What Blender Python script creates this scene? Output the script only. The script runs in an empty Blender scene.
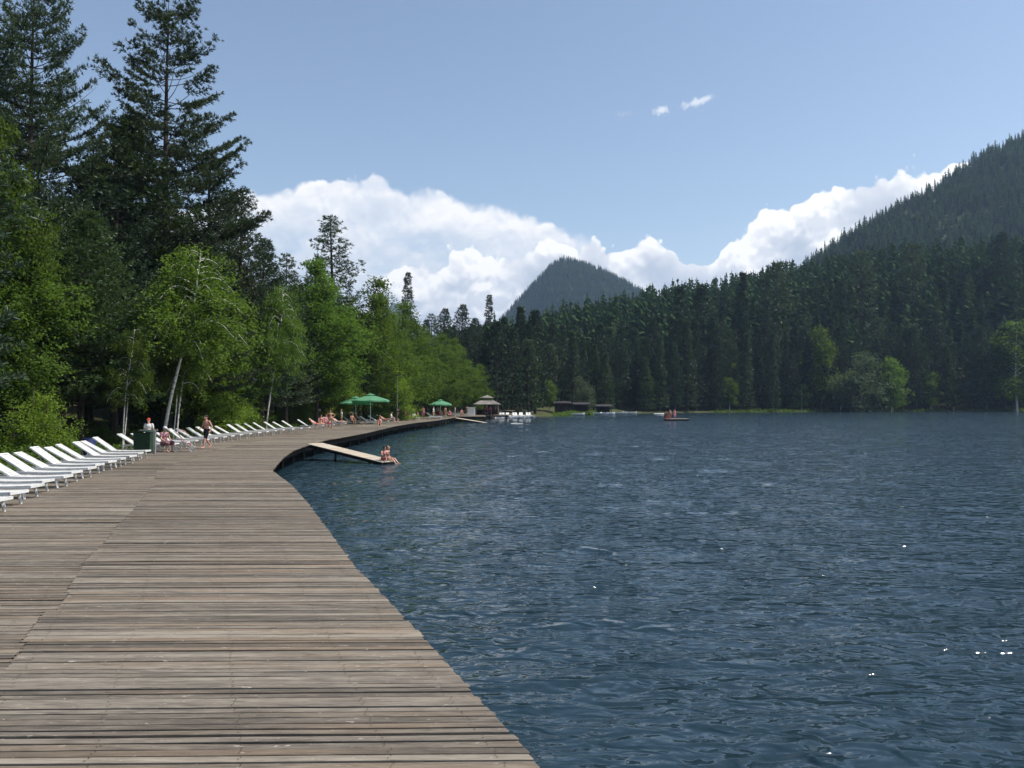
import bpy, bmesh, math, random
import numpy as np
from mathutils import Vector, Matrix
R = math.radians
sc = bpy.context.scene
col = sc.collection
rng = np.random.default_rng(7)
random.seed(7)

# ------------------------------------------------------------------ camera
F = 803.0                       # focal length in pixels of a 1024 px wide frame
CAM_Z, DECK_Z = 3.3, 0.9        # water is z = 0
HOR = 402.0
cam_d = bpy.data.cameras.new('camera')
cam_d.sensor_width = 36.0
cam_d.lens = F / 1024 * 36
cam_d.clip_start, cam_d.clip_end = 0.1, 20000
cam = bpy.data.objects.new('camera', cam_d)
col.objects.link(cam)
cam.location = (0, 0, CAM_Z)
cam.rotation_euler = (R(90) + math.atan((HOR - 384) / F), 0, 0)
sc.camera = cam

# ------------------------------------------------------------------ light
SUN_EL, SUN_AZ = R(57), R(93)   # azimuth measured from +Y towards +X
sun_d = bpy.data.lights.new('sun', 'SUN')
sun_d.energy = 4.0
sun_d.angle = R(0.53)
sun_d.color = (1.0, 0.955, 0.88)
sun = bpy.data.objects.new('sun', sun_d)
col.objects.link(sun)
sv = Vector((math.sin(SUN_AZ) * math.cos(SUN_EL), math.cos(SUN_AZ) * math.cos(SUN_EL), math.sin(SUN_EL)))
sun.rotation_euler = sv.to_track_quat('Z', 'Y').to_euler()

sc.view_settings.view_transform = 'Standard'
sc.view_settings.look = 'None'
sc.view_settings.exposure = 0.5
sc.view_settings.gamma = 1.0
sc.view_settings.use_curve_mapping = False
sc.render.engine = 'CYCLES'
sc.cycles.use_denoising = True
sc.cycles.max_bounces = 6
sc.cycles.diffuse_bounces = 3
sc.cycles.glossy_bounces = 3
sc.cycles.transmission_bounces = 2
sc.cycles.transparent_max_bounces = 4
sc.cycles.volume_bounces = 0
sc.cycles.use_adaptive_sampling = True
sc.cycles.adaptive_threshold = 0.02
sc.cycles.caustics_reflective = False
sc.cycles.caustics_refractive = False

# ---- small node helper
class NT:
    def __init__(s, tree): s.t = tree; s.n = tree.nodes; s.l = tree.links
    def node(s, typ, **kw):
        n = s.n.new(typ)
        for k, v in kw.items(): setattr(n, k, v)
        return n
    def put(s, sock, v):
        if v is None: return
        if isinstance(v, bpy.types.NodeSocket): s.l.new(v, sock)
        else: sock.default_value = v
    def math(s, op, a, b=None, c=None, clamp=False):
        n = s.node('ShaderNodeMath', operation=op, use_clamp=clamp)
        s.put(n.inputs[0], a); s.put(n.inputs[1], b); s.put(n.inputs[2], c)
        return n.outputs[0]
    def vmath(s, op, a, b=None):
        n = s.node('ShaderNodeVectorMath', operation=op)
        s.put(n.inputs[0], a); s.put(n.inputs[1], b)
        return n.outputs[0]
    def noise(s, vec, scale, detail=4, rough=0.5, dist=0.0, w=None):
        n = s.node('ShaderNodeTexNoise')
        if w is not None: n.noise_dimensions = '4D'; n.inputs['W'].default_value = w
        s.put(n.inputs['Vector'], vec); n.inputs['Scale'].default_value = scale
        n.inputs['Detail'].default_value = detail; n.inputs['Roughness'].default_value = rough
        n.inputs['Distortion'].default_value = dist
        return n.outputs['Fac']
    def ramp(s, fac, stops, interp='LINEAR'):
        n = s.node('ShaderNodeValToRGB'); n.color_ramp.interpolation = interp
        e = n.color_ramp.elements
        while len(e) < len(stops): e.new(0.5)
        for i, (p, c) in enumerate(stops):
            e[i].position = p
            e[i].color = (c, c, c, 1) if not hasattr(c, '__len__') else (*c, 1)
        s.put(n.inputs[0], fac)
        return n.outputs[0]
    def mix(s, fac, a, b, blend='MIX'):
        n = s.node('ShaderNodeMix', data_type='RGBA', blend_type=blend)
        s.put(n.inputs['Factor'], fac)
        for q, v in ((6, a), (7, b)):
            if isinstance(v, tuple) and len(v) == 3: v = (*v, 1)
            s.put(n.inputs[q], v)
        return n.outputs[2]
    def maprange(s, v, a, b, c=0.0, d=1.0, smooth=True):
        n = s.node('ShaderNodeMapRange')
        if smooth: n.interpolation_type = 'SMOOTHSTEP'
        s.put(n.inputs[0], v)
        for i, q in enumerate((a, b, c, d)): s.put(n.inputs[i + 1], q)
        return n.outputs[0]
    def mapping(s, vec, scale=(1, 1, 1), loc=(0, 0, 0), rot=(0, 0, 0)):
        n = s.node('ShaderNodeMapping')
        s.put(n.inputs[0], vec); n.inputs['Location'].default_value = loc
        n.inputs['Rotation'].default_value = rot; n.inputs['Scale'].default_value = scale
        return n.outputs[0]
    def fcurve(s, v, pts):
        n = s.node('ShaderNodeFloatCurve'); c = n.mapping.curves[0]
        n.mapping.use_clip = False
        while len(c.points) < len(pts): c.points.new(0.5, 0.5)
        for p, (x, y) in zip(c.points, pts): p.location = (x, y); p.handle_type = 'AUTO'
        n.mapping.update(); s.put(n.inputs['Value'], v); n.inputs['Factor'].default_value = 1
        return n.outputs[0]

# ------------------------------------------------------------------ world
def px_az(x): return math.atan((x - 512) / F)
def px_el(x, y): return math.atan((HOR - y) / F * math.cos(px_az(x)))
SKY, CLOUD = 0.125, 0.80
SKYTINT = (1.10, 1.02, .93)
def BACK(prof): return [(0.0, .22), (0.25, .26), (0.36, .3)] + prof([(120, 215), (255, 190), (300, 184), (335, 174), (365, 174), (395, 184), (430, 190), (460, 201), (520, 212), (548, 220), (572, 232), (594, 246), (622, 270), (650, 330)]) + [(0.545, 0.03), (.75, .1), (1.0, .22)]
def FRONT(prof): return [(0.0, .2), (0.3, .24)] + prof([(150, 318), (340, 322), (368, 308), (386, 274), (400, 270), (425, 280), (440, 252), (470, 244), (500, 256), (545, 248), (600, 250), (634, 256), (645, 238), (656, 233), (667, 240), (678, 256), (700, 266), (714, 256), (734, 246), (742, 228), (770, 212), (800, 204), (840, 188), (880, 177), (925, 170), (1000, 168)]) + [(0.65, .3), (.8, .2), (1.0, .2)]
def build_world():
    w = bpy.data.worlds.new('World'); sc.world = w; w.use_nodes = True
    w.node_tree.nodes.clear(); n = NT(w.node_tree)
    sky = n.node('ShaderNodeTexSky', sky_type='NISHITA', sun_disc=False)
    sky.sun_elevation = SUN_EL; sky.sun_rotation = SUN_AZ
    sky.altitude = 400; sky.air_density = 1.0; sky.dust_density = 1.3; sky.ozone_density = 1.3
    tc = n.node('ShaderNodeTexCoord').outputs['Generated']
    sx = n.node('ShaderNodeSeparateXYZ'); n.put(sx.inputs[0], tc)
    az = n.math('ARCTAN2', sx.outputs[0], sx.outputs[1])
    el = n.math('ARCSINE', sx.outputs[2])
    # azimuth -pi..pi -> 0..1 ; elevation stored as 0..1 of 0.5 rad
    u = n.math('MULTIPLY_ADD', az, 1 / (2 * math.pi), 0.5)
    def prof(pts):
        return [((px_az(x)) / (2 * math.pi) + 0.5, px_el(x, y) / 0.5) for x, y in pts]
    flat = n.node('ShaderNodeCombineXYZ'); n.put(flat.inputs[0], az); n.put(flat.inputs[1], el)
    P = flat.outputs[0]
    def warp(P, sc_, k):
        nz = n.node('ShaderNodeTexNoise', noise_dimensions='2D'); nz.inputs['Scale'].default_value = sc_; nz.inputs['Detail'].default_value = 3
        n.put(nz.inputs['Vector'], P)
        off = n.node('ShaderNodeVectorMath', operation='MULTIPLY_ADD'); n.put(off.inputs[0], nz.outputs['Color'])
        off.inputs[1].default_value = (k, k, 0); n.put(off.inputs[2], P)
        return off.outputs[0]
    def cells(P, sc_, w_):
        v = n.node('ShaderNodeTexVoronoi', feature='SMOOTH_F1', voronoi_dimensions='2D')
        n.put(v.inputs['Vector'], n.vmath('ADD', P, (w_, w_ * 2, 0)))
        v.inputs['Scale'].default_value = sc_; v.inputs['Smoothness'].default_value = .22
        return n.math('SUBTRACT', 0.5, v.outputs['Distance'])
    def billow(P):
        Q = warp(P, 26, .022)
        b = n.math('MULTIPLY_ADD', cells(Q, 34, 1.0), .55, n.math('MULTIPLY', cells(Q, 15, 3.0), 1.0))
        return n.math('MULTIPLY_ADD', cells(Q, 85, 5.0), .36, b)
    Tb = n.math('MULTIPLY', n.fcurve(u, BACK(prof)), 0.5)
    Tf = n.math('MULTIPLY', n.fcurve(u, FRONT(prof)), 0.5)
    nb = n.noise(P, 16, 5, .55, .2)
    h = billow(P)
    d1 = n.math('MULTIPLY_ADD', n.math('SUBTRACT', nb, .5), .030, n.math('SUBTRACT', Tb, el))
    d1 = n.math('MULTIPLY_ADD', h, .016, d1)
    a1 = n.maprange(d1, 0.0, n.maprange(nb, .4, .6, .005, .016))
    hole = n.noise(n.mapping(P, (1, 1.5, 1), (4, 2, 0)), 10, 4, .6, .5)
    a1 = n.math('MULTIPLY', a1, n.math('SUBTRACT', 1.0, n.math('MULTIPLY', n.maprange(hole, .48, .66), n.math('MULTIPLY', n.maprange(d1, 0.035, 0.10), .8))))
    soft1 = n.noise(n.mapping(P, (1, 2.2, 1)), 8, 5, .55, .4)
    hq0 = billow(n.vmath('ADD', P, (.002, .009, 0)))
    rim1 = n.math('SUBTRACT', 1.0, n.maprange(d1, 0.0, .075))
    l1 = n.math('ADD', n.math('MULTIPLY', rim1, .5), n.math('MULTIPLY_ADD', n.maprange(soft1, .38, .64), .50, n.math('MULTIPLY', n.maprange(n.math('SUBTRACT', h, hq0), -.2, .25), .22)), clamp=True)
    c1 = n.ramp(l1, [(0.0, (.54, .64, .77)), (.5, (.74, .79, .87)), (.95, (1.0, .99, .99))])
    hq = hq0
    fine = n.noise(P, 120, 3, .6)
    d2 = n.math('MULTIPLY_ADD', h, .030, n.math('SUBTRACT', Tf, el))
    d2 = n.math('MULTIPLY_ADD', n.math('SUBTRACT', fine, .5), .003, d2)
    a2 = n.maprange(d2, 0.0, 0.0045)
    lit = n.maprange(n.math('SUBTRACT', h, hq), -.22, .26)
    big = n.noise(n.mapping(P, (1, 1.3, 1), (7, 1, 0)), 13, 3, .5, .3)
    rim2 = n.math('SUBTRACT', 1.0, n.maprange(d2, 0.0, .045))
    l2 = n.math('MULTIPLY_ADD', lit, n.math('MULTIPLY_ADD', n.maprange(big, .35, .6), .35, .12), n.math('MULTIPLY', rim2, .42))
    l2 = n.math('ADD', l2, n.math('MULTIPLY', n.maprange(big, .38, .62), .42), clamp=True)
    c2 = n.ramp(l2, [(0.0, (.50, .57, .68)), (.4, (.72, .76, .83)), (.85, (1.06, 1.05, 1.04))])
    # two small wisps high in the blue
    def wisp(x, y, rx, ry, w0, tilt=0.0):
        m = n.mapping(P, (1, 1, 1), (0, 0, 0))
        q = n.vmath('SUBTRACT', m, (px_az(x), px_el(x, y), 0))
        q = n.mapping(q, (1, 1, 1), rot=(0, 0, -tilt)); q = n.mapping(q, (F / rx, F / ry, 1))
        L = n.node('ShaderNodeVectorMath', operation='LENGTH'); n.put(L.inputs[0], q)
        nn = n.noise(P, 90, 5, .6, .6, w=w0)
        v = n.math('SUBTRACT', n.math('ADD', 1.0, n.math('MULTIPLY', n.math('SUBTRACT', nn, .5), 2.6)), L.outputs['Value'])
        return n.math('MULTIPLY', n.maprange(v, 0.0, .9), .75)
    ws = n.math('MAXIMUM', wisp(662, 108, 9, 6, 1.0), n.math('MAXIMUM', wisp(697, 100, 20, 4.5, 2.0, R(12)), n.math('MULTIPLY', wisp(624, 112, 12, 4, 3.0), .2)))
    base = n.mix(1.0, sky.outputs[0], SKYTINT, 'MULTIPLY')
    k = CLOUD / SKY
    def sc3(c):
        v = n.node('ShaderNodeVectorMath', operation='SCALE'); n.put(v.inputs[0], c); v.inputs['Scale'].default_value = k; return v.outputs[0]
    o = n.mix(a1, base, sc3(c1))
    o = n.mix(a2, o, sc3(c2))
    o = n.mix(ws, o, (.86 * k, .9 * k, .95 * k))
    bg = n.node('ShaderNodeBackground'); n.put(bg.inputs[0], o); bg.inputs[1].default_value = SKY
    out = n.node('ShaderNodeOutputWorld'); n.put(out.inputs[0], bg.outputs[0])
    w.cycles.sampling_method = 'MANUAL'; w.cycles.sample_map_resolution = 512
build_world()
# ------------------------------------------------------------------ mesh helpers
class MB:
    """collects quads/tris and links them as ONE mesh"""
    def __init__(s): s.v = []; s.q = []; s.n = 0; s.t = []; s.m = []
    def add(s, verts, quads, tint=0.5, mat=0):
        verts = np.asarray(verts, dtype=np.float64).reshape(-1, 3); quads = np.asarray(quads, dtype=np.int64).reshape(-1, 4)
        s.v.append(verts); s.q.append(quads + s.n); s.n += len(verts)
        s.t.append(np.broadcast_to(np.asarray(tint, dtype=np.float32), (len(quads),)).copy())
        s.m.append(np.full(len(quads), mat, dtype=np.int32))
    def box(s, c, size, rot=0.0, tint=0.5, mat=0, tilt=None):
        x, y, z = (d / 2 for d in size)
        v = np.array([[a, b, d] for d in (-z, z) for a, b in ((-x, -y), (x, -y), (x, y), (-x, y))])
        if tilt is not None: v = v @ np.array(tilt).T
        cr, sr = math.cos(rot), math.sin(rot)
        v = v @ np.array([[cr, -sr, 0], [sr, cr, 0], [0, 0, 1]]).T + np.array(c)
        s.add(v, [[0, 3, 2, 1], [4, 5, 6, 7], [0, 1, 5, 4], [1, 2, 6, 5], [2, 3, 7, 6], [3, 0, 4, 7]], tint, mat)
    def tube(s, pts, rad, n=8, tint=0.5, mat=0, cap=True):
        pts = np.asarray(pts, float); rad = np.broadcast_to(np.asarray(rad, float), (len(pts),))
        d = np.gradient(pts, axis=0); d /= np.linalg.norm(d, axis=1)[:, None] + 1e-9
        ref = np.array([0, 0, 1.0]) if abs(d[0][2]) < .8 else np.array([1.0, 0, 0])
        a = np.cross(d, ref); a /= np.linalg.norm(a, axis=1)[:, None] + 1e-9
        b = np.cross(d, a)
        th = np.arange(n) * 2 * np.pi / n
        ring = pts[:, None, :] + rad[:, None, None] * (np.cos(th)[None, :, None] * a[:, None, :] + np.sin(th)[None, :, None] * b[:, None, :])
        k = len(pts); i = np.arange(k - 1)[:, None] * n; j = np.arange(n)[None, :]; j2 = (j + 1) % n
        q = np.stack([i + j, i + j2, i + n + j2, i + n + j], -1).reshape(-1, 4)
        s.add(ring.reshape(-1, 3), q[:, ::-1], tint, mat)
        if cap and n % 2 == 0:
            for base, fl in ((0, False), ((k - 1) * n, True)):
                fs = []
                for t in range(n // 2 - 1):
                    f = [t, t + 1, n - 2 - t, n - 1 - t]
                    fs.append(f if not fl else f[::-1])
                s.add(ring.reshape(-1, 3)[base:base + n], fs, tint, mat)
    def cards(s, c, u, v, tint=0.5, mat=0):
        """diamond leaves: centre c, half axes u and v (N x 3)"""
        n = len(c)
        vv = np.stack([c - u, c + v, c + u, c - v], 1).reshape(-1, 3)
        s.add(vv, np.arange(4 * n).reshape(-1, 4), tint, mat)
    def grid(s, P, tint=0.5, mat=0, flip=False):
        h, w = P.shape[:2]
        i = np.arange(h - 1)[:, None] * w; j = np.arange(w - 1)[None, :]
        q = np.stack([i + j, i + j + 1, i + w + j + 1, i + w + j], -1).reshape(-1, 4)
        if flip: q = q[:, ::-1]
        s.add(P.reshape(-1, 3), q, tint, mat)
    def mesh(s, name, mats, smooth=False):
        me = bpy.data.meshes.new(name)
        v = np.concatenate(s.v); q = np.concatenate(s.q)
        me.vertices.add(len(v)); me.vertices.foreach_set('co', v.astype(np.float32).ravel())
        me.loops.add(q.size); me.loops.foreach_set('vertex_index', q.astype(np.int32).ravel())
        me.polygons.add(len(q)); me.polygons.foreach_set('loop_start', np.arange(0, q.size, 4, dtype=np.int32))
        me.polygons.foreach_set('material_index', np.concatenate(s.m))
        me.polygons.foreach_set('use_smooth', np.full(len(q), smooth, dtype=bool))
        at = me.attributes.new('tint', 'FLOAT', 'FACE'); at.data.foreach_set('value', np.concatenate(s.t))
        for m in (mats if isinstance(mats, (list, tuple)) else [mats]): me.materials.append(m)
        me.update(calc_edges=True); me.validate()
        return me
    def build(s, name, mats, parent=None, smooth=False, loc=None):
        return obj(name, s.mesh(name, mats, smooth), parent, loc)

def obj(name, me, parent=None, loc=None):
    o = bpy.data.objects.new(name, me); col.objects.link(o)
    if parent is not None: o.parent = parent
    if loc is not None: o.location = loc
    return o
def empty(name, loc=(0, 0, 0), rz=0.0, scale=1.0):
    o = bpy.data.objects.new(name, None); col.objects.link(o)
    o.location = loc; o.rotation_euler = (0, 0, rz); o.scale = (scale,) * 3 if not hasattr(scale, '__len__') else scale
    o.empty_display_size = .2
    return o
def tag(o, label=None, cat=None, group=None, kind=None):
    if label: o['label'] = label
    if cat: o['category'] = cat
    if group: o['group'] = group
    if kind: o['kind'] = kind
    return o
KIDS = {}
def copy_tree(o, parent=None):
    c = o.copy(); col.objects.link(c)
    if parent is not None: c.parent = parent
    for ch in list(o.children): copy_tree(ch, c)
    return c
def at(x, y, z=0.0, Y=None):
    """pixel x (and y for a point at height z, or a distance Y) -> ground position"""
    if Y is None: Y = (CAM_Z - z) * F / (y - HOR)
    return ((x - 512) * Y / F, Y)
def norm(a): return a / (np.linalg.norm(a, axis=-1, keepdims=True) + 1e-9)

# ------------------------------------------------------------------ materials
def material(name, build):
    m = bpy.data.materials.new(name); m.use_nodes = True; m.node_tree.nodes.clear()
    n = NT(m.node_tree); s = build(n)
    out = n.node('ShaderNodeOutputMaterial'); n.put(out.inputs[0], s)
    return m
def principled(n, color, rough=.6, spec=.3, bump=None, bstr=.3, bdist=.01, metal=0.0, coat=0.0):
    p = n.node('ShaderNodeBsdfPrincipled')
    n.put(p.inputs['Base Color'], (*color, 1) if isinstance(color, tuple) else color)
    n.put(p.inputs['Roughness'], rough); p.inputs['Specular IOR Level'].default_value = spec
    p.inputs['Metallic'].default_value = metal; p.inputs['Coat Weight'].default_value = coat
    if bump is not None:
        b = n.node('ShaderNodeBump'); n.put(b.inputs['Height'], bump)
        b.inputs['Strength'].default_value = bstr; b.inputs['Distance'].default_value = bdist
        n.put(p.inputs['Normal'], b.outputs[0])
    return p.outputs[0]
def attr(n, name='tint'):
    a = n.node('ShaderNodeAttribute'); a.attribute_name = name; return a.outputs['Fac']
def geo_pos(n): return n.node('ShaderNodeNewGeometry').outputs['Position']
def objco(n): return n.node('ShaderNodeTexCoord').outputs['Object']
def oinfo(n): return n.node('ShaderNodeObjectInfo').outputs['Random']
def simple(name, c, rough=.6, spec=.3, var=.12, sc_=6.0, bstr=0.0, metal=0.0):
    def b(n):
        nz = n.noise(objco(n), sc_, 5, .6)
        cc = n.mix(n.maprange(nz, .3, .7), tuple(x * (1 - var) for x in c), tuple(min(1, x * (1 + var)) for x in c))
        return principled(n, cc, rough, spec, nz if bstr else None, bstr, .01, metal)
    return material(name, b)
def leaf_mat(name, dark, light, trans=.35, tcol=None, gloss=.0):
    def b(n):
        t = attr(n); r = oinfo(n)
        big = n.noise(geo_pos(n), .35, 2, .5)
        f = n.math('ADD', n.math('MULTIPLY', t, .62), n.math('MULTIPLY', big, .48), clamp=True)
        c = n.mix(f, dark, light)
        h = n.node('ShaderNodeHueSaturation'); n.put(h.inputs['Color'], c)
        n.put(h.inputs['Hue'], n.math('MULTIPLY_ADD', r, .016, .489)); n.put(h.inputs['Value'], n.math('MULTIPLY_ADD', r, .35, .82))
        c = h.outputs[0]
        d = n.node('ShaderNodeBsdfDiffuse'); n.put(d.inputs[0], c)
        tr = n.node('ShaderNodeBsdfTranslucent'); n.put(tr.inputs[0], n.mix(1.0, c, tcol or (1.3, 1.25, .5), 'MULTIPLY'))
        m = n.node('ShaderNodeMixShader'); m.inputs[0].default_value = trans
        n.put(m.inputs[1], d.outputs[0]); n.put(m.inputs[2], tr.outputs[0])
        if gloss:
            g = n.node('ShaderNodeBsdfGlossy'); g.inputs['Roughness'].default_value = .45; g.inputs[0].default_value = (.8, .85, .9, 1)
            m2 = n.node('ShaderNodeMixShader'); m2.inputs[0].default_value = gloss
            n.put(m2.inputs[1], m.outputs[0]); n.put(m2.inputs[2], g.outputs[0]); return m2.outputs[0]
        return m.outputs[0]
    return material(name, b)

M = {}
M['needle'] = leaf_mat('pine_needles', (.018, .036, .018), (.080, .118, .050), .28, (1.15, 1.15, .6), .03)
M['cedar'] = leaf_mat('cedar_needles', (.014, .030, .018), (.058, .090, .046), .22, (1.0, 1.1, .7), .02)
M['soft_needle'] = leaf_mat('soft_needles', (.024, .050, .018), (.075, .115, .042), .3, (1.2, 1.2, .5), .02)
M['birch_leaf'] = leaf_mat('birch_leaves', (.05, .10, .022), (.145, .22, .052), .48, (1.32, 1.34, .5), .0)
M['alder_leaf'] = leaf_mat('broad_leaves', (.042, .088, .020), (.125, .195, .046), .48, (1.32, 1.34, .5), .0)
M['bright_leaf'] = leaf_mat('young_leaves', (.085, .15, .028), (.21, .30, .060), .5, (1.3, 1.32, .5), .0)
M['willow_leaf'] = leaf_mat('willow_leaves', (.05, .08, .045), (.13, .165, .10), .35, (1.1, 1.15, .7), .0)
def bark(name, a, b_, scale=(6, 6, 1.2)):
    def f(n):
        v = n.mapping(objco(n), scale); nz = n.noise(v, 3, 6, .65)
        return principled(n, n.mix(n.maprange(nz, .35, .65), a, b_), .9, .1, nz, .6, .03)
    return material(name, f)
M['pine_bark'] = bark('pine_bark', (.055, .038, .028), (.16, .10, .065))
M['dark_bark'] = bark('dark_bark', (.035, .028, .022), (.09, .072, .058))
M['birch_bark'] = material('birch_bark', lambda n: principled(n, n.mix(n.maprange(n.noise(n.mapping(objco(n), (1.2, 1.2, 5)), 2.2, 5, .7), .56, .62), (.72, .69, .63), (.07, .06, .05)), .7, .2))

# ------------------------------------------------------------------ lake outline and terrain
LEFT_EDGE = [(-7.6, -8), (-9.2, 0), (-11.2, 9), (-13.6, 17), (-16.2, 26), (-18.4, 35), (-19.8, 44), (-20.1, 52), (-20.0, 60), (-19.6, 68), (-20.2, 88), (-19.4, 105), (-16.2, 122), (-13.0, 135), (-11, 152)]
RIGHT_EDGE = [(3.6, -8), (1.7, 0), (.22, 5.27), (-.32, 6.69), (-.86, 8.13), (-1.52, 9.83), (-2.30, 11.8), (-3.27, 14.6), (-4.73, 18.8), (-6.33, 23.2), (-8.4, 28.2), (-9.86, 34.7), (-10.85, 40.1), (-11.45, 45.9), (-11.7, 50.7), (-11.45, 56), (-11.3, 63), (-11.6, 80), (-11.1, 93), (-9.8, 103.6), (-8.9, 122), (-8.6, 130)]
# the water line: a little inside the deck's land edge, then the far bank, then round behind the camera
LAKE = [(-6.6, -40), (-7.8, -8), (-9.0, 2), (-11.0, 12), (-13.8, 22), (-16.6, 34), (-18.2, 48), (-18.2, 70), (-18.4, 88), (-17.6, 105), (-14.5, 122), (-11.5, 138), (-6.5, 160), (-2, 170), (4, 178), (12, 190), (24, 212), (40, 238), (66, 256), (96, 266), (140, 276), (182, 281), (230, 276), (262, 230), (275, 150), (270, 60), (240, -20), (160, -70), (60, -80), (10, -60)]
_L = np.array(LAKE, float)
def seg_dist(X, Y):
    d = np.full(X.shape, 1e9); inside = np.zeros(X.shape, bool)
    n = len(_L)
    for i in range(n):
        a, b = _L[i], _L[(i + 1) % n]
        ab = b - a; t = np.clip(((X - a[0]) * ab[0] + (Y - a[1]) * ab[1]) / (ab @ ab), 0, 1)
        d = np.minimum(d, np.hypot(X - a[0] - t * ab[0], Y - a[1] - t * ab[1]))
        c = ((a[1] > Y) != (b[1] > Y)) & (X < (b[0] - a[0]) * (Y - a[1]) / (b[1] - a[1] + 1e-12) + a[0])
        inside ^= c
    return np.where(inside, -d, d)
def vnoise(X, Y, s, seed=0):
    def h(i, j):
        k = (i * 374761393 + j * 668265263 + seed * 974634777) & 0xffffffff
        k = ((k ^ (k >> 13)) * 1274126177) & 0xffffffff
        return ((k ^ (k >> 16)) & 0xffff) / 65535.0
    x, y = X / s, Y / s
    i, j = np.floor(x).astype(np.int64), np.floor(y).astype(np.int64)
    fx, fy = x - i, y - j; fx = fx * fx * (3 - 2 * fx); fy = fy * fy * (3 - 2 * fy)
    return (h(i, j) * (1 - fx) + h(i + 1, j) * fx) * (1 - fy) + (h(i, j + 1) * (1 - fx) + h(i + 1, j + 1) * fx) * fy
def height(X, Y):
    X = np.asarray(X, float); Y = np.asarray(Y, float)
    d = seg_dist(X, Y)
    far = np.clip((Y - 150) / 60, 0, 1)                    # the far bank rises into the hills
    slope_far = .17 + .40 * np.clip((X - 20) / 150, 0, 1) ** .8
    slope_near = np.where(X < 0, .13, .2)
    sl = slope_near * (1 - far) + slope_far * far
    run = np.minimum(np.maximum(d - 6, 0), 105 + 30 * (1 - far)) 
    h = np.minimum(np.maximum(d, 0) * .5, .75 * (1 - far) + .45 * far) + sl * run
    h = h + (vnoise(X, Y, 9, 1) - .5) * np.clip((d - 4) / 20, 0, 1) * 1.6 + (vnoise(X, Y, 2.3, 2) - .5) * np.clip(d / 8, 0, 1) * .25
    h = np.where(d < 0, np.maximum(d * .45, -6) - .05, h)
    return h
gx = np.concatenate([np.linspace(-4500, -700, 14), np.linspace(-650, -130, 24), np.arange(-120, -40, 4), np.arange(-40, 16, 1.25), np.arange(16, 300, 4), np.linspace(310, 900, 28), np.linspace(1000, 4500, 14)])
gy = np.concatenate([np.linspace(-3500, -400, 10), np.linspace(-350, -60, 14), np.arange(-50, 0, 3), np.arange(0, 150, 1.5), np.arange(150, 380, 3), np.linspace(390, 900, 30), np.linspace(1000, 6000, 16)])
GX, GY = np.meshgrid(gx, gy)
GZ = height(GX, GY)
M['ground'] = material('forest_floor', lambda n: principled(n, n.mix(n.maprange(n.noise(geo_pos(n), .5, 7, .65), .38, .62), n.mix(n.noise(geo_pos(n), 5, 4), (.05, .04, .026), (.10, .08, .05)), n.mix(n.noise(geo_pos(n), 8, 4), (.028, .05, .014), (.075, .105, .032))), .95, .1, n.noise(geo_pos(n), 7, 6, .7), 1.0, .12))
mb = MB(); mb.grid(np.stack([GX, GY, GZ], -1)); ground = mb.build('ground', M['ground'], smooth=True)
tag(ground, kind='structure')

# ------------------------------------------------------------------ water: rippled sheet
def water(n):
    # the surface slope comes from the wave heights a small step apart, so far waves keep their slope
    P0 = geo_pos(n)
    patch = n.maprange(n.noise(n.mapping(P0, (1, .5, 1)), .03, 3, .5), .35, .65, .6, 1.1)
    patch = n.math('MULTIPLY', patch, n.maprange(n.noise(n.mapping(P0, (1, .28, 1)), .8, 3, .6), .35, .65, .5, 1.35))
    def H(P):
        a = n.noise(n.mapping(P, (1, 1.7, 1), rot=(0, 0, R(-9))), .75, 2, .5, .4)
        b = n.noise(n.mapping(P, (1, 1.8, 1), rot=(0, 0, R(14))), 2.3, 1.5, .5, .5)
        c = n.noise(n.mapping(P, (1, 1.4, 1), rot=(0, 0, R(-24))), 7.5, 2, .6, .3)
        l = n.noise(n.mapping(P, (.6, 1.5, 1), rot=(0, 0, R(5))), .16, 2, .5, .3)
        a = n.math('MULTIPLY_ADD', l, 1.7, a)
        return n.math('MULTIPLY_ADD', a, WAVES[0], n.math('MULTIPLY_ADD', b, WAVES[1], n.math('MULTIPLY', c, WAVES[2])))
    e = .02
    h0, hx, hy = H(P0), H(n.vmath('ADD', P0, (e, 0, 0))), H(n.vmath('ADD', P0, (0, e, 0)))
    cx = n.node('ShaderNodeCombineXYZ')
    n.put(cx.inputs[0], n.math('MULTIPLY', n.math('SUBTRACT', h0, hx), n.math('MULTIPLY', patch, 1 / e)))
    n.put(cx.inputs[1], n.math('MULTIPLY', n.math('SUBTRACT', h0, hy), n.math('MULTIPLY', patch, 1 / e)))
    cx.inputs[2].default_value = 0.0
    N = n.vmath('NORMALIZE', n.vmath('ADD', cx.outputs[0], n.node('ShaderNodeNewGeometry').outputs['Normal']))
    p = n.node('ShaderNodeBsdfPrincipled')
    p.inputs['Base Color'].default_value = (.013, .030, .042, 1); p.inputs['Roughness'].default_value = .05
    p.inputs['IOR'].default_value = 1.333; p.inputs['Specular IOR Level'].default_value = .5
    n.put(p.inputs['Normal'], N)
    return p.outputs[0]
WAVES = (.13, .20, .014)
M['water'] = material('lake_water', water)
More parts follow.
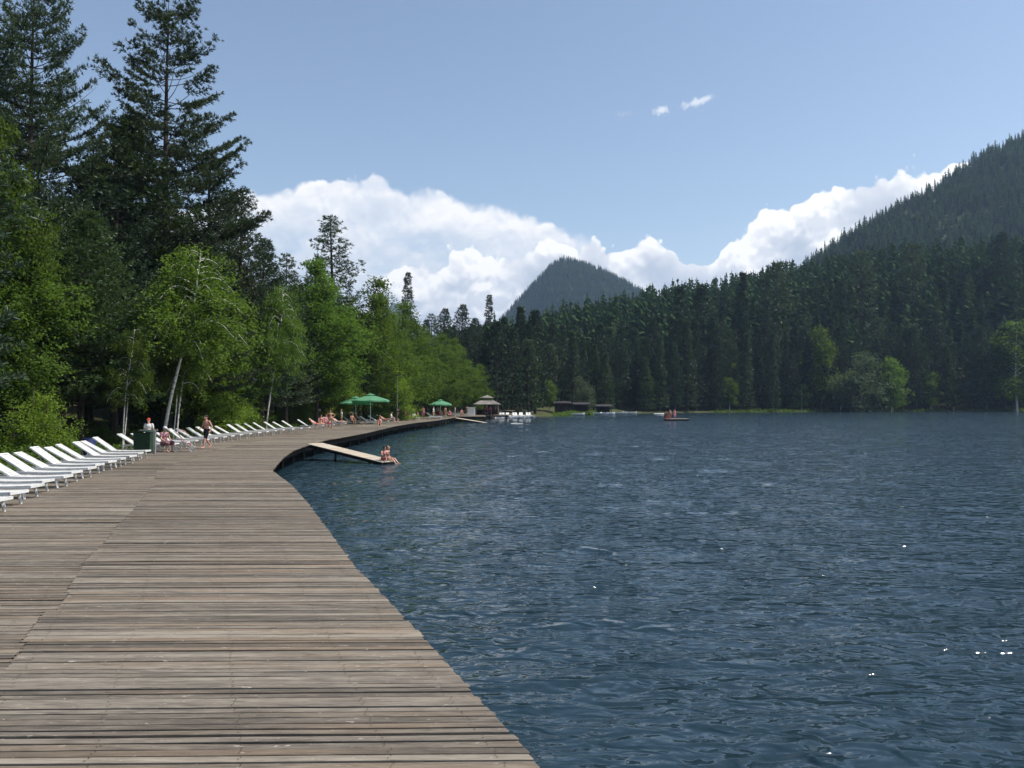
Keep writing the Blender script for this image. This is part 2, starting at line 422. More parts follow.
def wave_field(X, Y, D):
    rw = np.random.default_rng(21); Z = np.zeros(X.shape)
    for i in range(54):
        lam = .38 * (3.2 / .38) ** ((i + rw.random()) / 54)
        th = R(97) + rw.normal() * R(22); ph = rw.random() * 6.28
        k = 2 * np.pi / lam
        fade = np.clip((lam / D - 2.2) / 2.0, 0, 1)
        if not fade.any(): continue
        s_ = WAVE_SLOPE * (.7 + .6 * rw.random()) * (1 + .5 * (vnoise(X, Y, 6 + lam * 3, i) - .5))
        c = np.cos(k * (X * math.cos(th) + Y * math.sin(th)) + ph + 1.2 * vnoise(X, Y, lam * 3.5, i + 60))
        Z += fade * s_ / k * (c + .18 * np.cos(2 * (k * (X * math.cos(th) + Y * math.sin(th)) + ph)))
    return Z
WAVE_SLOPE = .0145
def lake_mesh():
    rows = [1.5]
    while rows[-1] < 300: rows.append(rows[-1] + .045 + .0032 * rows[-1])
    yy = np.array(rows); tt = np.tan(np.linspace(R(-52), R(56), 1150))
    Yg = np.repeat(yy[:, None], len(tt), 1); Xg = (yy[:, None] + 1.0) * tt[None]
    D = np.maximum(.045 + .0032 * Yg, (Yg + 1) * R(108) / 1150 * (1 + tt[None] ** 2) * .8)
    Z = wave_field(Xg, Yg, D)
    edge = np.clip(np.minimum(np.arange(len(tt)), np.arange(len(tt))[::-1]) / 30.0, 0, 1)[None]
    Z = Z * edge * np.clip((yy - 1.5) / 1.0, 0, 1)[:, None]
    mb = MB(); mb.grid(np.stack([Xg, Yg, Z], -1))
    X2, Y2 = np.meshgrid(np.linspace(-30, 300, 20), np.linspace(-90, 300, 20)); mb.grid(np.stack([X2, Y2, X2 * 0 - .28], -1))
    return mb.build('water', M['water'], smooth=True)
lake = lake_mesh()
tag(lake, kind='structure')

# ------------------------------------------------------------------ hills behind the lake
def hill(name, prof, Y0, depth_dir, foot_z, back, seedn, mat):
    """ridge line given by (x px, y px) at distance Y0 (+ depth_dir * px offset); slopes fall to the lake side and behind"""
    xs = np.array([p[0] for p in prof], float); ys = np.array([p[1] for p in prof], float)
    t = np.linspace(xs[0], xs[-1], 160); yy = np.interp(t, xs, ys)
    Yr = Y0 + depth_dir * (t - xs.mean())
    Xr = (t - 512) * Yr / F; Zr = CAM_Z + (HOR - yy) * Yr / F
    s = np.concatenate([np.linspace(-1, 0, 26), np.linspace(.12, 1, 8)])
    P = np.zeros((len(s), len(t), 3))
    for i, k in enumerate(s):
        run = np.where(k < 0, Zr * 1.55, Zr * back) * abs(k)
        f = 1 - abs(k) ** (1.12 if k < 0 else 1)
        X = Xr; Yp = Yr + (run if k > 0 else -run)
        w = (vnoise(X + 0 * Yp, Yp, 60, seedn) - .5) * 26 * (1 - abs(2 * abs(k) - 1)) * min(1, abs(k) * 5) + (vnoise(X, Yp, 17, seedn + 1) - .5) * 7 * min(1, abs(k) * 6)
        P[i, :, 0] = X; P[i, :, 1] = Yp; P[i, :, 2] = foot_z + (Zr - foot_z) * f + w * np.clip(Zr / 120, 0, 1)
    mb = MB(); mb.grid(P); o = mb.build(name, mat, smooth=True); tag(o, kind='structure')
    return P
HILLM = material('hill_ground', lambda n: principled(n, n.mix(n.maprange(n.noise(geo_pos(n), .03, 8, .7), .4, .6), (.03, .045, .02), (.055, .07, .035)), .95, .1))
# tree tops make the skyline, so the ground of each ridge lies a tree's height lower
H_RIGHT = hill('hill', [(690, 396), (730, 330), (778, 287), (800, 272), (835, 250), (870, 224), (902, 207), (935, 192), (965, 173), (988, 157), (1012, 145), (1040, 134), (1100, 114)], 760, .5, -4, 1.4, 11, HILLM)
H_PEAK = hill('hill', [(430, 392), (470, 352), (500, 322), (520, 300), (540, 279), (552, 266), (563, 260), (577, 261), (600, 270), (625, 281), (642, 293), (660, 315), (700, 350), (760, 380)], 1650, 0, -4, 1.2, 23, HILLM)
H_FAR = hill('hill', [(340, 390), (375, 330), (392, 302), (402, 306), (420, 325), (470, 372), (520, 395)], 3000, 0, -4, 1.2, 33, HILLM)
# ------------------------------------------------------------------ trees
def rdir(n):
    v = rng.normal(size=(n, 3)); return norm(v)
def leaves(mb, c, size, wid=.55, up=.4, mat=0, tint=None, spread=.35):
    n = len(c)
    u = rdir(n); u[:, 2] *= .6; u = norm(u)
    nrm = rdir(n); nrm[:, 2] = np.abs(nrm[:, 2]) + up; nrm = norm(nrm)
    v = norm(np.cross(nrm, u)); u = norm(np.cross(v, nrm))
    s = size * (1 + spread * (rng.random(n) - .5) * 2)
    if tint is None: tint = rng.random(n)
    mb.cards(c, u * (s / 2)[:, None], v * (s * wid / 2)[:, None], tint, mat)
def tufts(mb, c, d, k, length, width, mat=0, tint=None, fan=.9):
    """k narrow needle sprays round each point, leaning along d"""
    n = len(c); cc = np.repeat(c, k, 0); dd = np.repeat(d, k, 0)
    u = norm(dd + rdir(n * k) * fan)
    L = length * (.7 + .6 * rng.random(n * k))
    v = norm(np.cross(u, rdir(n * k)))
    t = np.repeat(rng.random(n) if tint is None else tint, k) + (rng.random(n * k) - .5) * .3
    mb.cards(cc + u * (L / 2)[:, None] * .9, u * (L / 2)[:, None], v * (width / 2), np.clip(t, 0, 1), mat)

def conifer(H, W, r0, base, shape, nwhorl, per, tuft_len, tuft_w, k, droop, gap=.15, bend=.15, dead=.0, sec=5, step=.35, trunk_n=10, limb=True, clump=0.0, dens=1.0, topflat=0.0):
    """returns (trunk MB, crown MB)"""
    tr, cr = MB(), MB()
    zz = np.linspace(0, H, 14)
    ph = rng.random() * 6
    cx = bend * np.sin(zz / H * 3 + ph) * (zz / H); cy = bend * np.cos(zz / H * 2.3 + ph) * (zz / H)
    tr.tube(np.stack([cx, cy, zz], 1), r0 * (1 - zz / H) ** .8 + .015 + r0 * .35 * np.exp(-zz / .6), trunk_n)
    ax = lambda z: np.array([np.interp(z, zz, cx), np.interp(z, zz, cy), z])
    C, D, T = [], [], []
    for w in range(nwhorl):
        f = (w + .5 * rng.random()) / nwhorl
        z = base + (H * .985 - base) * f
        L0 = W / 2 * shape(f)
        for b in range(per):
            if rng.random() < gap: continue
            az = 2 * np.pi * (b + rng.random() * .8) / per + w * 1.9
            L = max(.25, L0 * (.62 + .55 * rng.random()))
            rise = droop(f) + (rng.random() - .5) * .22
            n = max(4, int(L / .5) + 2); s = np.linspace(0, 1, n)
            hd = np.array([math.cos(az), math.sin(az), 0.0]); side = np.array([-hd[1], hd[0], 0])
            curve = (rng.random() - .5) * .3
            pts = ax(z) + (s * L)[:, None] * hd + (curve * s ** 2 * L)[:, None] * side
            pts[:, 2] += L * (rise * s + .22 * s ** 2.2 - .06 * np.sin(s * 3))
            if limb: tr.tube(pts, np.linspace(max(.018, r0 * .16 * (L / (W / 2)) ** .7), .008, n), 4, cap=False)
            if rng.random() < dead: continue
            tb = rng.random()
            # foliage pads: side twigs on the outer part
            s0 = .25 + .25 * rng.random() if L > 1.2 else .1
            m = max(2, int(L * (1 - s0) / step))
            for q in range(m):
                t_ = s0 + (1 - s0) * (q + rng.random()) / m
                p = np.array([np.interp(t_, s, pts[:, i]) for i in range(3)])
                tl = (.32 * L * (1.15 - t_) + .25) * (.6 + .7 * rng.random())
                for sg in (-1, 1):
                    dr = norm((hd * .75 + side * sg * (.5 + .6 * rng.random()) + np.array([0, 0, .12 + .3 * rng.random()]))[None])[0]
                    kk = max(1, int(sec * tl / 1.0 + rng.random() * 1.5) if clump == 0 else int(sec * tl + rng.random()))
                    a = (np.arange(kk) + rng.random(kk)) / kk
                    C.append(p + a[:, None] * tl * dr + rng.normal(size=(kk, 3)) * (.05 + clump)); D.append(np.repeat(dr[None] + [[0, 0, .35]], kk, 0)); T.append(np.full(kk, tb))
            C.append(pts[-1:] + 0); D.append((hd + [0, 0, .4])[None]); T.append(np.array([tb]))
    C = np.concatenate(C); D = np.concatenate(D); T = np.concatenate(T)
    keep = rng.random(len(C)) < dens
    C, D, T = C[keep], D[keep], T[keep]
    tufts(cr, C, norm(D), k, tuft_len, tuft_w, 0, np.clip(T * .6 + .4 * rng.random(len(T)), 0, 1))
    return tr, cr

def broadleaf(H, W, r0, base, n_limbs, n_leaf, leaf, lean=(0, 0), trunks=1, droop=.0, profile=None, clump=.55, thin=.0, wig=.3):
    tr, cr = MB(), MB()
    C = []
    prof = profile or (lambda f: math.sin(math.pi * min(1, max(0.02, f)) ** .75) ** .7)
    for t in range(trunks):
        a0 = rng.random() * 6.3; off = np.array([math.cos(a0), math.sin(a0)]) * (.0 if trunks == 1 else .35 + .4 * rng.random())
        ln = np.array(lean) + (0 if trunks == 1 else 1) * np.array([math.cos(a0), math.sin(a0)]) * .09 * H
        zz = np.linspace(0, H * (.93 if t == 0 else .75 + .17 * rng.random()), 12); f = zz / H
        ph = rng.random(2) * 6
        cx = off[0] + ln[0] * f ** 1.1 + wig * np.sin(f * 5 + ph[0]) * f; cy = off[1] + ln[1] * f ** 1.1 + wig * np.sin(f * 4.2 + ph[1]) * f
        tr.tube(np.stack([cx, cy, zz], 1), r0 * (1 - f * .93) ** .9 * (1 if t == 0 else .75) + .01, 8)
        ax = lambda z: np.array([np.interp(z, zz, cx), np.interp(z, zz, cy), z])
        for b in range(n_limbs // trunks):
            g = rng.random() ** .85; z = (base + (1 - base) * g) * zz[-1] * 1.02
            L = W / 2 * prof(g) * (.55 + .6 * rng.random()) + .25
            az = rng.random() * 6.283; hd = np.array([math.cos(az), math.sin(az), 0])
            up = .75 - droop * .4 + .3 * rng.random()
            n = 6; s = np.linspace(0, 1, n)
            p0 = ax(max(.3, z - L * .45))
            pts = p0 + (s * L)[:, None] * hd; pts[:, 2] += L * (up * s - (.35 + droop) * s ** 2.4)
            tr.tube(pts, np.linspace(r0 * .22 * min(1, L / 2) + .006, .006, n), 4, cap=False)
            m = max(3, int(L * 3.4))
            for q in range(m):
                t_ = .3 + .7 * rng.random() ** .8
                p = np.array([np.interp(t_, s, pts[:, i]) for i in range(3)])
                C.append(p + rng.normal(size=3) * (.16 + .14 * L) * np.array([1, 1, .7]) - [0, 0, droop * .25 * rng.random() * L])
    C = np.array(C)
    per = max(3, int(n_leaf / len(C)))
    tb = rng.random(len(C))
    g = rng.normal(size=(len(C), per, 3)) * clump * .42 * np.array([1, 1, .62 + droop * .7])
    pts = (C[:, None] + g).reshape(-1, 3)
    pts = pts[pts[:, 2] > .25]
    tt = np.repeat(tb, per)[:len(pts)]
    leaves(cr, pts, leaf, .62, .35, 0, np.clip(tt * .78 + .22 * rng.random(len(pts)), 0, 1))
    return tr, cr

PROTO = {}
def proto(key, kind, tc, tm, cm, h):
    tr, cr = tc
    PROTO[key] = (kind, tr.mesh('trunk', tm, True), cr.mesh('crown', cm), h)
sh_pine = lambda f: (.35 + .65 * min(1, (1 - f) * 1.9)) * min(1, .55 + f * 1.6)
sh_cone = lambda f: (1 - f) ** .8 * .97 + .05
sh_col = lambda f: min(1, (1 - f) * 2.6) ** .7 * (.75 + .25 * min(1, f * 4)) 
dr_pine = lambda f: -.12 + .55 * f
dr_cedar = lambda f: -.18 + .62 * f
# near, large: sky shows through the upper crown
proto('tall_pine', 'pine_tree', conifer(30, 11.5, .33, 3.5, lambda f: (.30 + .70 * min(1, (1 - f) * 1.9)), 50, 5, .25, .05, 9, dr_pine, .30, .35, .06, 7.5, .27), M['dark_bark'], M['needle'], 30)
proto('tall_pine2', 'pine_tree', conifer(27, 11.5, .36, 3.5, sh_pine, 46, 6, .26, .05, 8, dr_pine, .2, .4, .04, 6.6, .30), M['dark_bark'], M['needle'], 27)
proto('cedar', 'cedar_tree', conifer(20, 7.2, .24, 3.2, lambda f: (1 - f) ** .62 * .95 + .06, 44, 6, .26, .05, 8, dr_cedar, .16, .2, .03, 4.5, .34), M['dark_bark'], M['needle'], 20)
proto('cedar2', 'cedar_tree', conifer(17, 6.4, .22, 2.6, lambda f: min(1, (1 - f) * 1.9) ** .8, 40, 6, .30, .055, 7, dr_cedar, .14, .25, .03, 4.5, .34), M['dark_bark'], M['cedar'], 17)
proto('soft_larch', 'larch_tree', conifer(15, 7.0, .17, 3.0, lambda f: min(1, (1 - f) * 1.7) ** .75, 46, 7, .26, .05, 7, lambda f: -.05 + .5 * f, .1, .3, .02, 5.5, .3), M['dark_bark'], M['soft_needle'], 15)
proto('spire', 'spruce_tree', conifer(24, 3.8, .2, 3, lambda f: (.5 + .5 * (1 - f)) * (1 - f) ** .3, 60, 5, .36, .07, 6, lambda f: -.25 + .4 * f, .2, .15, .04, 4, .4), M['dark_bark'], M['cedar'], 24)
sh_birch = lambda f: math.sin(math.pi * (f * .88 + .08)) ** .7
proto('birch', 'birch_tree', broadleaf(14, 6.6, .12, .47, 90, 30000, .19, (2.7, 0), 1, .5, sh_birch, .62, wig=.45), M['birch_bark'], M['birch_leaf'], 14)
proto('birch2', 'birch_tree', broadleaf(14, 5.6, .11, .42, 86, 26000, .19, (1.6, .3), 2, .6, sh_birch, .62, wig=.4), M['birch_bark'], M['birch_leaf'], 14)
proto('aspen', 'aspen_tree', broadleaf(15, 7.4, .18, .20, 120, 36000, .20, (.3, 0), 1, .15, lambda f: min(1, f * 4 + .45) * min(1, (1 - f) * 2.2) ** .8, .62), M['dark_bark'], M['alder_leaf'], 15)
proto('aspen2', 'aspen_tree', broadleaf(13, 8.4, .17, .16, 120, 36000, .20, (.0, .4), 2, .15, lambda f: min(1, f * 4 + .5) * min(1, (1 - f) * 1.8) ** .7, .66), M['dark_bark'], M['alder_leaf'], 13)
proto('young', 'broadleaf_tree', broadleaf(15, 6.0, .14, .14, 130, 32000, .19, (.0, .0), 1, .2, lambda f: min(1, f * 4 + .5) * min(1, (1 - f) * 2.0) ** .8, .6), M['dark_bark'], M['bright_leaf'], 15)
proto('bush', 'bush', broadleaf(3.6, 3.0, .04, .04, 60, 7500, .13, (.0, .0), 3, .1, lambda f: min(1, f * 3 + .6) * min(1, (1 - f) * 1.6), .45, wig=.1), M['dark_bark'], M['bright_leaf'], 3.6)
proto('bush2', 'bush', broadleaf(3.2, 3.8, .04, .02, 60, 7500, .13, (.0, .0), 3, .1, lambda f: min(1, f * 3 + .7) * min(1, (1 - f) * 1.9), .5, wig=.1), M['dark_bark'], M['alder_leaf'], 3.2)
# far bank versions: bigger sprays, fewer of them
def far_conifer(H, W, shape, droop=dr_cedar, gap=.12, base=1.5, k=6, tl=.75, mat='cedar', sec=1.7):
    return conifer(H, W, .26, base, shape, int(H * 1.25), 6, tl, .2, k, droop, gap, .25, .02, sec, .75, 6)
proto('far_cedar', 'cedar_tree', far_conifer(24, 6.8, lambda f: min(1, (1 - f) * 2.2) ** .7 * (.7 + .3 * min(1, f * 3))), M['dark_bark'], M['cedar'], 24)
proto('far_cedar2', 'cedar_tree', far_conifer(25, 7.6, lambda f: min(1, (1 - f) * 1.7) ** .75, gap=.3), M['dark_bark'], M['cedar'], 25)
proto('far_cedar3', 'cedar_tree', far_conifer(24, 8.0, lambda f: min(1, (1 - f) * 3.5) ** .6 * (.6 + .4 * math.sin(f * 9) ** 2), gap=.4), M['dark_bark'], M['needle'], 24)
proto('far_spruce', 'spruce_tree', far_conifer(26, 5.4, lambda f: (1 - f) ** .85 + .04, lambda f: -.35 + .4 * f, .1), M['dark_bark'], M['cedar'], 26)
proto('far_spruce2', 'spruce_tree', far_conifer(22, 4.4, lambda f: (1 - f) ** .7 + .05, lambda f: -.3 + .4 * f, .15), M['dark_bark'], M['needle'], 22)
proto('far_larch', 'larch_tree', far_conifer(22, 6.4, lambda f: min(1, (1 - f) * 1.6) ** .8, lambda f: -.1 + .4 * f, .1, k=7, sec=2.2), M['dark_bark'], M['soft_needle'], 22)
proto('far_birch', 'birch_tree', broadleaf(15, 7.0, .15, .18, 60, 7000, .42, (.5, 0), 1, .3, sh_birch, 1.1), M['birch_bark'], M['alder_leaf'], 15)
proto('far_willow', 'willow_tree', broadleaf(12, 9.5, .2, .10, 60, 8000, .42, (.0, 0), 2, .1, lambda f: min(1, f * 4 + .5) * min(1, (1 - f) * 2.4) ** .6, 1.2), M['dark_bark'], M['willow_leaf'], 12)

def gz(x, y): return float(height(np.array([x]), np.array([y]))[0])
N_TREE = [0]
def tree(key, x, y, H, label, group=None, rz=None, wide=1.0, z=None):
    kind, tm, cm, h0 = PROTO[key]
    s = H / h0
    e = empty(kind, (x, y, (gz(x, y) if z is None else z) - .12), rng.random() * 6.28 if rz is None else rz, (s * wide, s * wide, s))
    obj('trunk', tm, e); obj('crown', cm, e)
    cat = 'bush' if kind == 'bush' else 'tree'
    tag(e, label, cat, group); N_TREE[0] += 1
    return e
def tree_px(key, px, Y, top, label, group=None, rz=None, wide=1.0):
    X = (px - 512) * Y / F; z = gz(X, Y)
    H = CAM_Z + (HOR - top) * Y / F - z
    return tree(key, X, Y, H, label, group, rz, wide, z)

# ---- left bank, trees one can tell apart (rz = 0 keeps the lean of the model towards +X)
tree_px('tall_pine2', 30, 48, -40, 'huge dark pine near the left edge, its top cut off by the frame', wide=.72)
tree_px('tall_pine', 166, 57, -8, 'very tall thin-crowned pine standing alone against the blue sky', rz=1.0)
tree_px('tall_pine2', -60, 52, -40, 'dark pine at the extreme left edge behind the leafy tree')
tree_px('aspen', -2, 40, 96, 'green leafy tree at the left edge above the nearest sun loungers', wide=.55)
tree_px('bush', 46, 36.5, 378, 'bright yellow-green bush right behind the near row of sun loungers', wide=.8)
tree_px('soft_larch', 124, 54, 108, 'soft grey-green larch left of the big birch, in front of the tall pine')
tree_px('soft_larch', 82, 44, 205, 'soft green larch between the huge dark pine and the green bin', wide=1.1)
tree_px('birch', 163, 47.5, 232, 'big light green birch leaning over the seated person, behind the walking man', rz=0.0, wide=1.0)
tree_px('birch2', 176, 50, 300, 'birch with two thin white trunks right of the big leaning birch', rz=0.4, wide=.8)
tree_px('birch2', 124, 43.5, 318, 'small birch with a slanting white trunk just left of the green bin', rz=0.0, wide=.7)
tree_px('cedar', 238, 66, 184, 'dark cedar whose crown stands right of the tall thin-crowned pine')
tree_px('cedar2', 205, 72, 150, 'dark cedar filling the gap right under the tall thin-crowned pine', wide=1.2)
tree_px('cedar2', 262, 72, 234, 'dark cedar on the skyline where the white cloud begins')
tree_px('birch', 266, 66, 275, 'slender birch with a long bare white trunk behind the far row of loungers', rz=0.1, wide=.62)
tree_px('cedar', 286, 78, 250, 'grey-green cedar right of the slender birch with the long bare trunk')
tree_px('aspen', 316, 84, 250, 'light green aspen left of the lone dark pine on the skyline')
tree_px('cedar', 332, 98, 214, 'lone dark pine-like cedar standing out above the light green trees against the cloud', wide=1.25)
tree_px('cedar2', 306, 92, 300, 'low dark cedar below the light green aspen, by the sunbathers')
tree_px('aspen2', 352, 100, 274, 'light green aspen directly right of the lone dark cedar on the skyline')
tree_px('aspen', 376, 108, 288, 'light green aspen above the larger green parasols')
tree_px('aspen2', 396, 118, 300, 'light green aspen between the larger parasols and the thin spire spruce')
tree_px('spire', 408, 150, 270, 'thin ragged spire-shaped spruce rising over the light green trees near the cloud')
tree_px('aspen', 417, 132, 320, 'light green aspen right below the thin spire spruce')
tree_px('aspen2', 436, 138, 330, 'light green aspen above the small green parasol')
tree_px('spire', 387, 113, 318, 'dark narrow spruce among the light aspens above the parasols', wide=1.3)
tree_px('spire', 426, 138, 318, 'dark narrow spruce among the aspens left of the small parasol', wide=1.3)
tree_px('cedar2', 366, 108, 325, 'dark cedar among the light aspens right above the larger parasols')
tree_px('young', 392, 104, 355, 'bright low leafy tree behind the gap between the parasols', wide=1.2)
tree_px('aspen', 455, 150, 334, 'light green aspen left of the grey pavilion roof')
tree_px('aspen2', 470, 158, 362, 'light green aspen right behind the grey pavilion')
tree_px('cedar2', 444, 162, 306, 'dark cedar on the skyline left of the pavilion', wide=.9)
tree_px('cedar', 432, 156, 312, 'dark cedar just right of the thin spire spruce')
tree_px('cedar2', 462, 172, 302, 'dark round-topped cedar on the skyline above the pavilion', wide=.9)
tree_px('cedar2', 476, 180, 316, 'dark cedar on the skyline right above the pavilion roof')
tree_px('spire', 489, 184, 293, 'thin see-through spire spruce just left of the conical peak')
tree_px('young', 332, 92, 330, 'bright leafy tree behind the standing bather in front of the parasols', wide=1.1)
tree_px('young', 300, 86, 372, 'bright low leafy tree behind the middle of the far row of loungers', wide=1.1)
tree_px('bush', 222, 58, 385, 'small bright bush behind the loungers right of the walking man', wide=.9)
tree_px('bush2', 240, 64, 396, 'green bush between the walking man and the slender bare birch', wide=.8)
tree_px('bush2', 100, 45, 420, 'low dark green bush left of the bin', wide=.8)
tree_px('bush2', 286, 82, 402, 'low green bush behind the last loungers of the far row', wide=.8)
tree_px('cedar2', 22, 46, 240, 'cedar half hidden behind the green leafy tree at the left edge')
tree_px('aspen2', 222, 64, 300, 'darker green aspen half hidden behind the big birch', wide=.9)
# ---- infill forest behind the front trees of the left bank
gl = 'trees filling the dark forest behind the front row on the left bank'
kinds = ['cedar', 'cedar2', 'cedar', 'soft_larch', 'aspen', 'cedar2', 'tall_pine2', 'aspen2']
cnt = 0
EDX = np.array([p[0] for p in LEFT_EDGE]); EDY = np.array([p[1] for p in LEFT_EDGE])
for row, off in enumerate((5.5, 10, 15.5, 22, 30)):
    y = 26 + row * 2.3
    while y < 175:
        ex = float(np.interp(y, EDY, EDX)) - off + rng.normal() * .9
        xx, yy = ex, y + rng.normal() * 1.2
        pxx = 512 + F * xx / yy
        Hcap = CAM_Z + (HOR - float(np.interp(pxx, [-400, 0, 100, 130, 240, 270, 340, 400, 480, 520], [-60, -20, 130, 190, 215, 262, 300, 330, 365, 372]))) * yy / F - gz(xx, yy)
        k = kinds[int(rng.integers(len(kinds)))]
        if pxx > 300 and k in ('cedar', 'cedar2', 'tall_pine2', 'soft_larch') and row < 3 and rng.random() < .35: k = 'aspen' if rng.random() < .5 else 'aspen2'
        H = min(Hcap, {'tall_pine2': 24, 'cedar': 18, 'cedar2': 16, 'soft_larch': 14, 'aspen': 14, 'aspen2': 13}[k] * (.8 + .35 * rng.random()) + off * .1)
        if H > 5 and pxx > -260:
            lab = {'cedar': 'dark cedar deep in the crowded forest of the left bank', 'cedar2': 'dark cedar deep in the crowded forest of the left bank', 'tall_pine2': 'dark pine deep in the crowded forest of the left bank', 'soft_larch': 'larch deep in the crowded forest of the left bank'}.get(k, 'light green aspen deep in the crowded forest of the left bank')
            tree(k, xx, yy, H, lab, {'cedar': 'cedars', 'cedar2': 'cedars', 'tall_pine2': 'pines', 'soft_larch': 'larches'}.get(k, 'aspens') + ' deep in the left bank forest'); cnt += 1
        y += 4.2 + row * 1.1 + rng.random() * 2.6 + y * .02
print('left infill', cnt, 'total', N_TREE[0])
# ---- far bank
tree_px('far_willow', 859, 268, 352, 'round silvery grey-green willow at the water on the far shore', wide=1.0)
tree_px('far_birch', 891, 269, 354, 'pale yellow-green birch beside the silvery willow on the far shore', wide=.95)
tree_px('far_birch', 1017, 278, 314, 'tall yellow-green birch at the right edge of the photo on the far shore', wide=1.0)
tree_px('far_cedar3', 777, 292, 259, 'ragged dark cedar topping the skyline where the long hill meets the cloud', wide=.9)
tree_px('far_spruce', 744, 286, 270, 'pointed dark spruce on the skyline left of the ragged cedar')
tree_px('far_cedar', 705, 272, 283, 'dark round-topped cedar on the skyline right of the conical peak')
tree_px('far_cedar2', 680, 262, 284, 'dark broad cedar on the skyline close right of the conical peak')
tree_px('far_cedar3', 914, 330, 240, 'tall dark cedar standing over the forest in front of the long hill', wide=.95)
tree_px('far_cedar3', 863, 322, 248, 'ragged dark cedar over the forest straight above the silvery willow', wide=.95)
tree_px('far_cedar', 1006, 345, 230, 'tallest dark cedar near the right edge of the photo')
tree_px('far_birch', 549, 202, 378, 'sunlit yellowish birch on the slope left of the boathouse', wide=.9)
tree_px('far_birch', 526, 188, 356, 'soft green birch on the far shore right of the pavilion', wide=1.1)
tree_px('far_larch', 605, 226, 352, 'soft green larch behind the right half of the boathouses', wide=1.0)
tree_px('far_birch', 822, 272, 322, 'yellow-green birch low in the dark conifers left of the silvery willow', wide=.7)
tree_px('far_willow', 583, 215, 376, 'grey-green willow right behind the boathouse roof', wide=.8)
SKX = np.array([470, 500, 540, 575, 600, 625, 645, 665, 690, 712, 730, 752, 790, 812, 840, 860, 885, 905, 940, 965, 990, 1024, 1100])
SKY_ = np.array([330, 322, 310, 301, 298, 295, 291, 285, 283, 284, 277, 271, 263, 262, 255, 250, 247, 244, 242, 237, 237, 233, 223])
farn = 0
pos = []
cand = []
for k in range(9000):
    px = rng.uniform(484, 1060); Y = rng.uniform(170, 400)
    X = (px - 512) * Y / F
    cand.append((px, Y, X))
ca = np.array(cand); dd = seg_dist(ca[:, 2], ca[:, 1])
ok = (dd > 2.0) & (dd < 105); ca = ca[ok]; dd = dd[ok]
o_ = np.argsort(dd); ca = ca[o_]; dd = dd[o_]
ch = []
for (px, Y, X), d in zip(ca, dd):
    if px < 572 and px > 536 and d < 14: continue       # the sunlit clearing and boathouse
    if d < 9 and 560 < px < 640: continue
    if any((px2 - px) ** 2 + 0 < 49 and abs(Y2 - Y) < 4 for px2, Y2 in ((859, 268), (891, 269), (1017, 278))): continue
    mn = 3.9 if d < 14 else 5.2 + d * .035
    if all((X - a) ** 2 + (Y - b) ** 2 > mn * mn for a, b, *_ in ch): ch.append((X, Y, px, d))
print('far candidates', len(ch))
EXTRA = []
FRONT_ROW = []
LIMIT = 300 - N_TREE[0]
fk = ['far_cedar', 'far_cedar2', 'far_cedar3', 'far_spruce', 'far_spruce2', 'far_larch', 'far_cedar', 'far_birch']
for i, (X, Y, px, d) in enumerate(ch):
    z = gz(X, Y)
    cap = CAM_Z + (HOR - float(np.interp(px, SKX, SKY_)) + rng.normal() * 7 - 2) * Y / F - z
    k = fk[int(rng.integers(8))]
    if d < 7 and rng.random() < .05 and px > 640: k = 'far_birch'
    if px < 660 and k == 'far_birch': k = 'far_larch'
    if d > 22 and rng.random() < .3: k = 'far_larch' if rng.random() < .6 else 'far_birch'
    H = {'far_birch': 13, 'far_larch': 21}.get(k, 27) * (.70 + .42 * rng.random())
    if px < 660: H *= .9
    H = min(H, cap)
    if H < 8: H = 8 if k != 'far_birch' else 7
    if H > cap + 1: continue
    if farn < LIMIT and px > 488:
        nm = {'far_birch': 'light green birch', 'far_larch': 'soft green larch', 'far_spruce': 'dark narrow spruce', 'far_spruce2': 'dark narrow spruce'}.get(k, 'dark cedar')
        zone = 'left of the boathouse' if px < 556 else 'behind the boathouse' if px < 640 else 'behind the swimming raft' if px < 740 else 'below the ragged skyline cedar' if px < 830 else 'below the long hill'
        dep = 'front row at the water' if d < 10 else 'crowd on the slope'
        if d < 10:
            FRONT_ROW.append((px, tree(k, X, Y, H, None, 'trees in the front row on the far shore', z=z), nm))
        else:
            tree(k, X, Y, H, f"{nm} in the slope crowd of the far shore, {zone}", f"{nm.replace('larch', 'larche').replace('birch', 'birche')}s on the slope {zone}", z=z)
        farn += 1
    else: EXTRA.append((k, X, Y, z, H))
ORD = ['first', 'second', 'third', 'fourth', 'fifth', 'sixth', 'seventh', 'eighth', 'ninth', 'tenth', 'eleventh', 'twelfth', 'thirteenth', 'fourteenth', 'fifteenth', 'sixteenth', 'seventeenth', 'eighteenth', 'nineteenth', 'twentieth'] + ['%dth' % i if i % 10 > 3 or i % 10 == 0 or 10 < i % 100 < 14 else '%d%s' % (i, ('st', 'nd', 'rd')[i % 10 - 1]) for i in range(21, 90)]
FRONT_ROW.sort(key=lambda t: t[0])
_l = [t for t in FRONT_ROW if t[0] < 860][::-1]; _r = [t for t in FRONT_ROW if t[0] >= 860]
for i, (px, e, nm) in enumerate(_l): e['label'] = f"{nm} at the water, {ORD[i]} shoreline tree left of the silvery willow"; e['category'] = 'tree'
for i, (px, e, nm) in enumerate(_r): e['label'] = f"{nm} at the water, {ORD[i]} shoreline tree right of the silvery willow"; e['category'] = 'tree'
print('far trees', farn, 'extra', len(EXTRA))

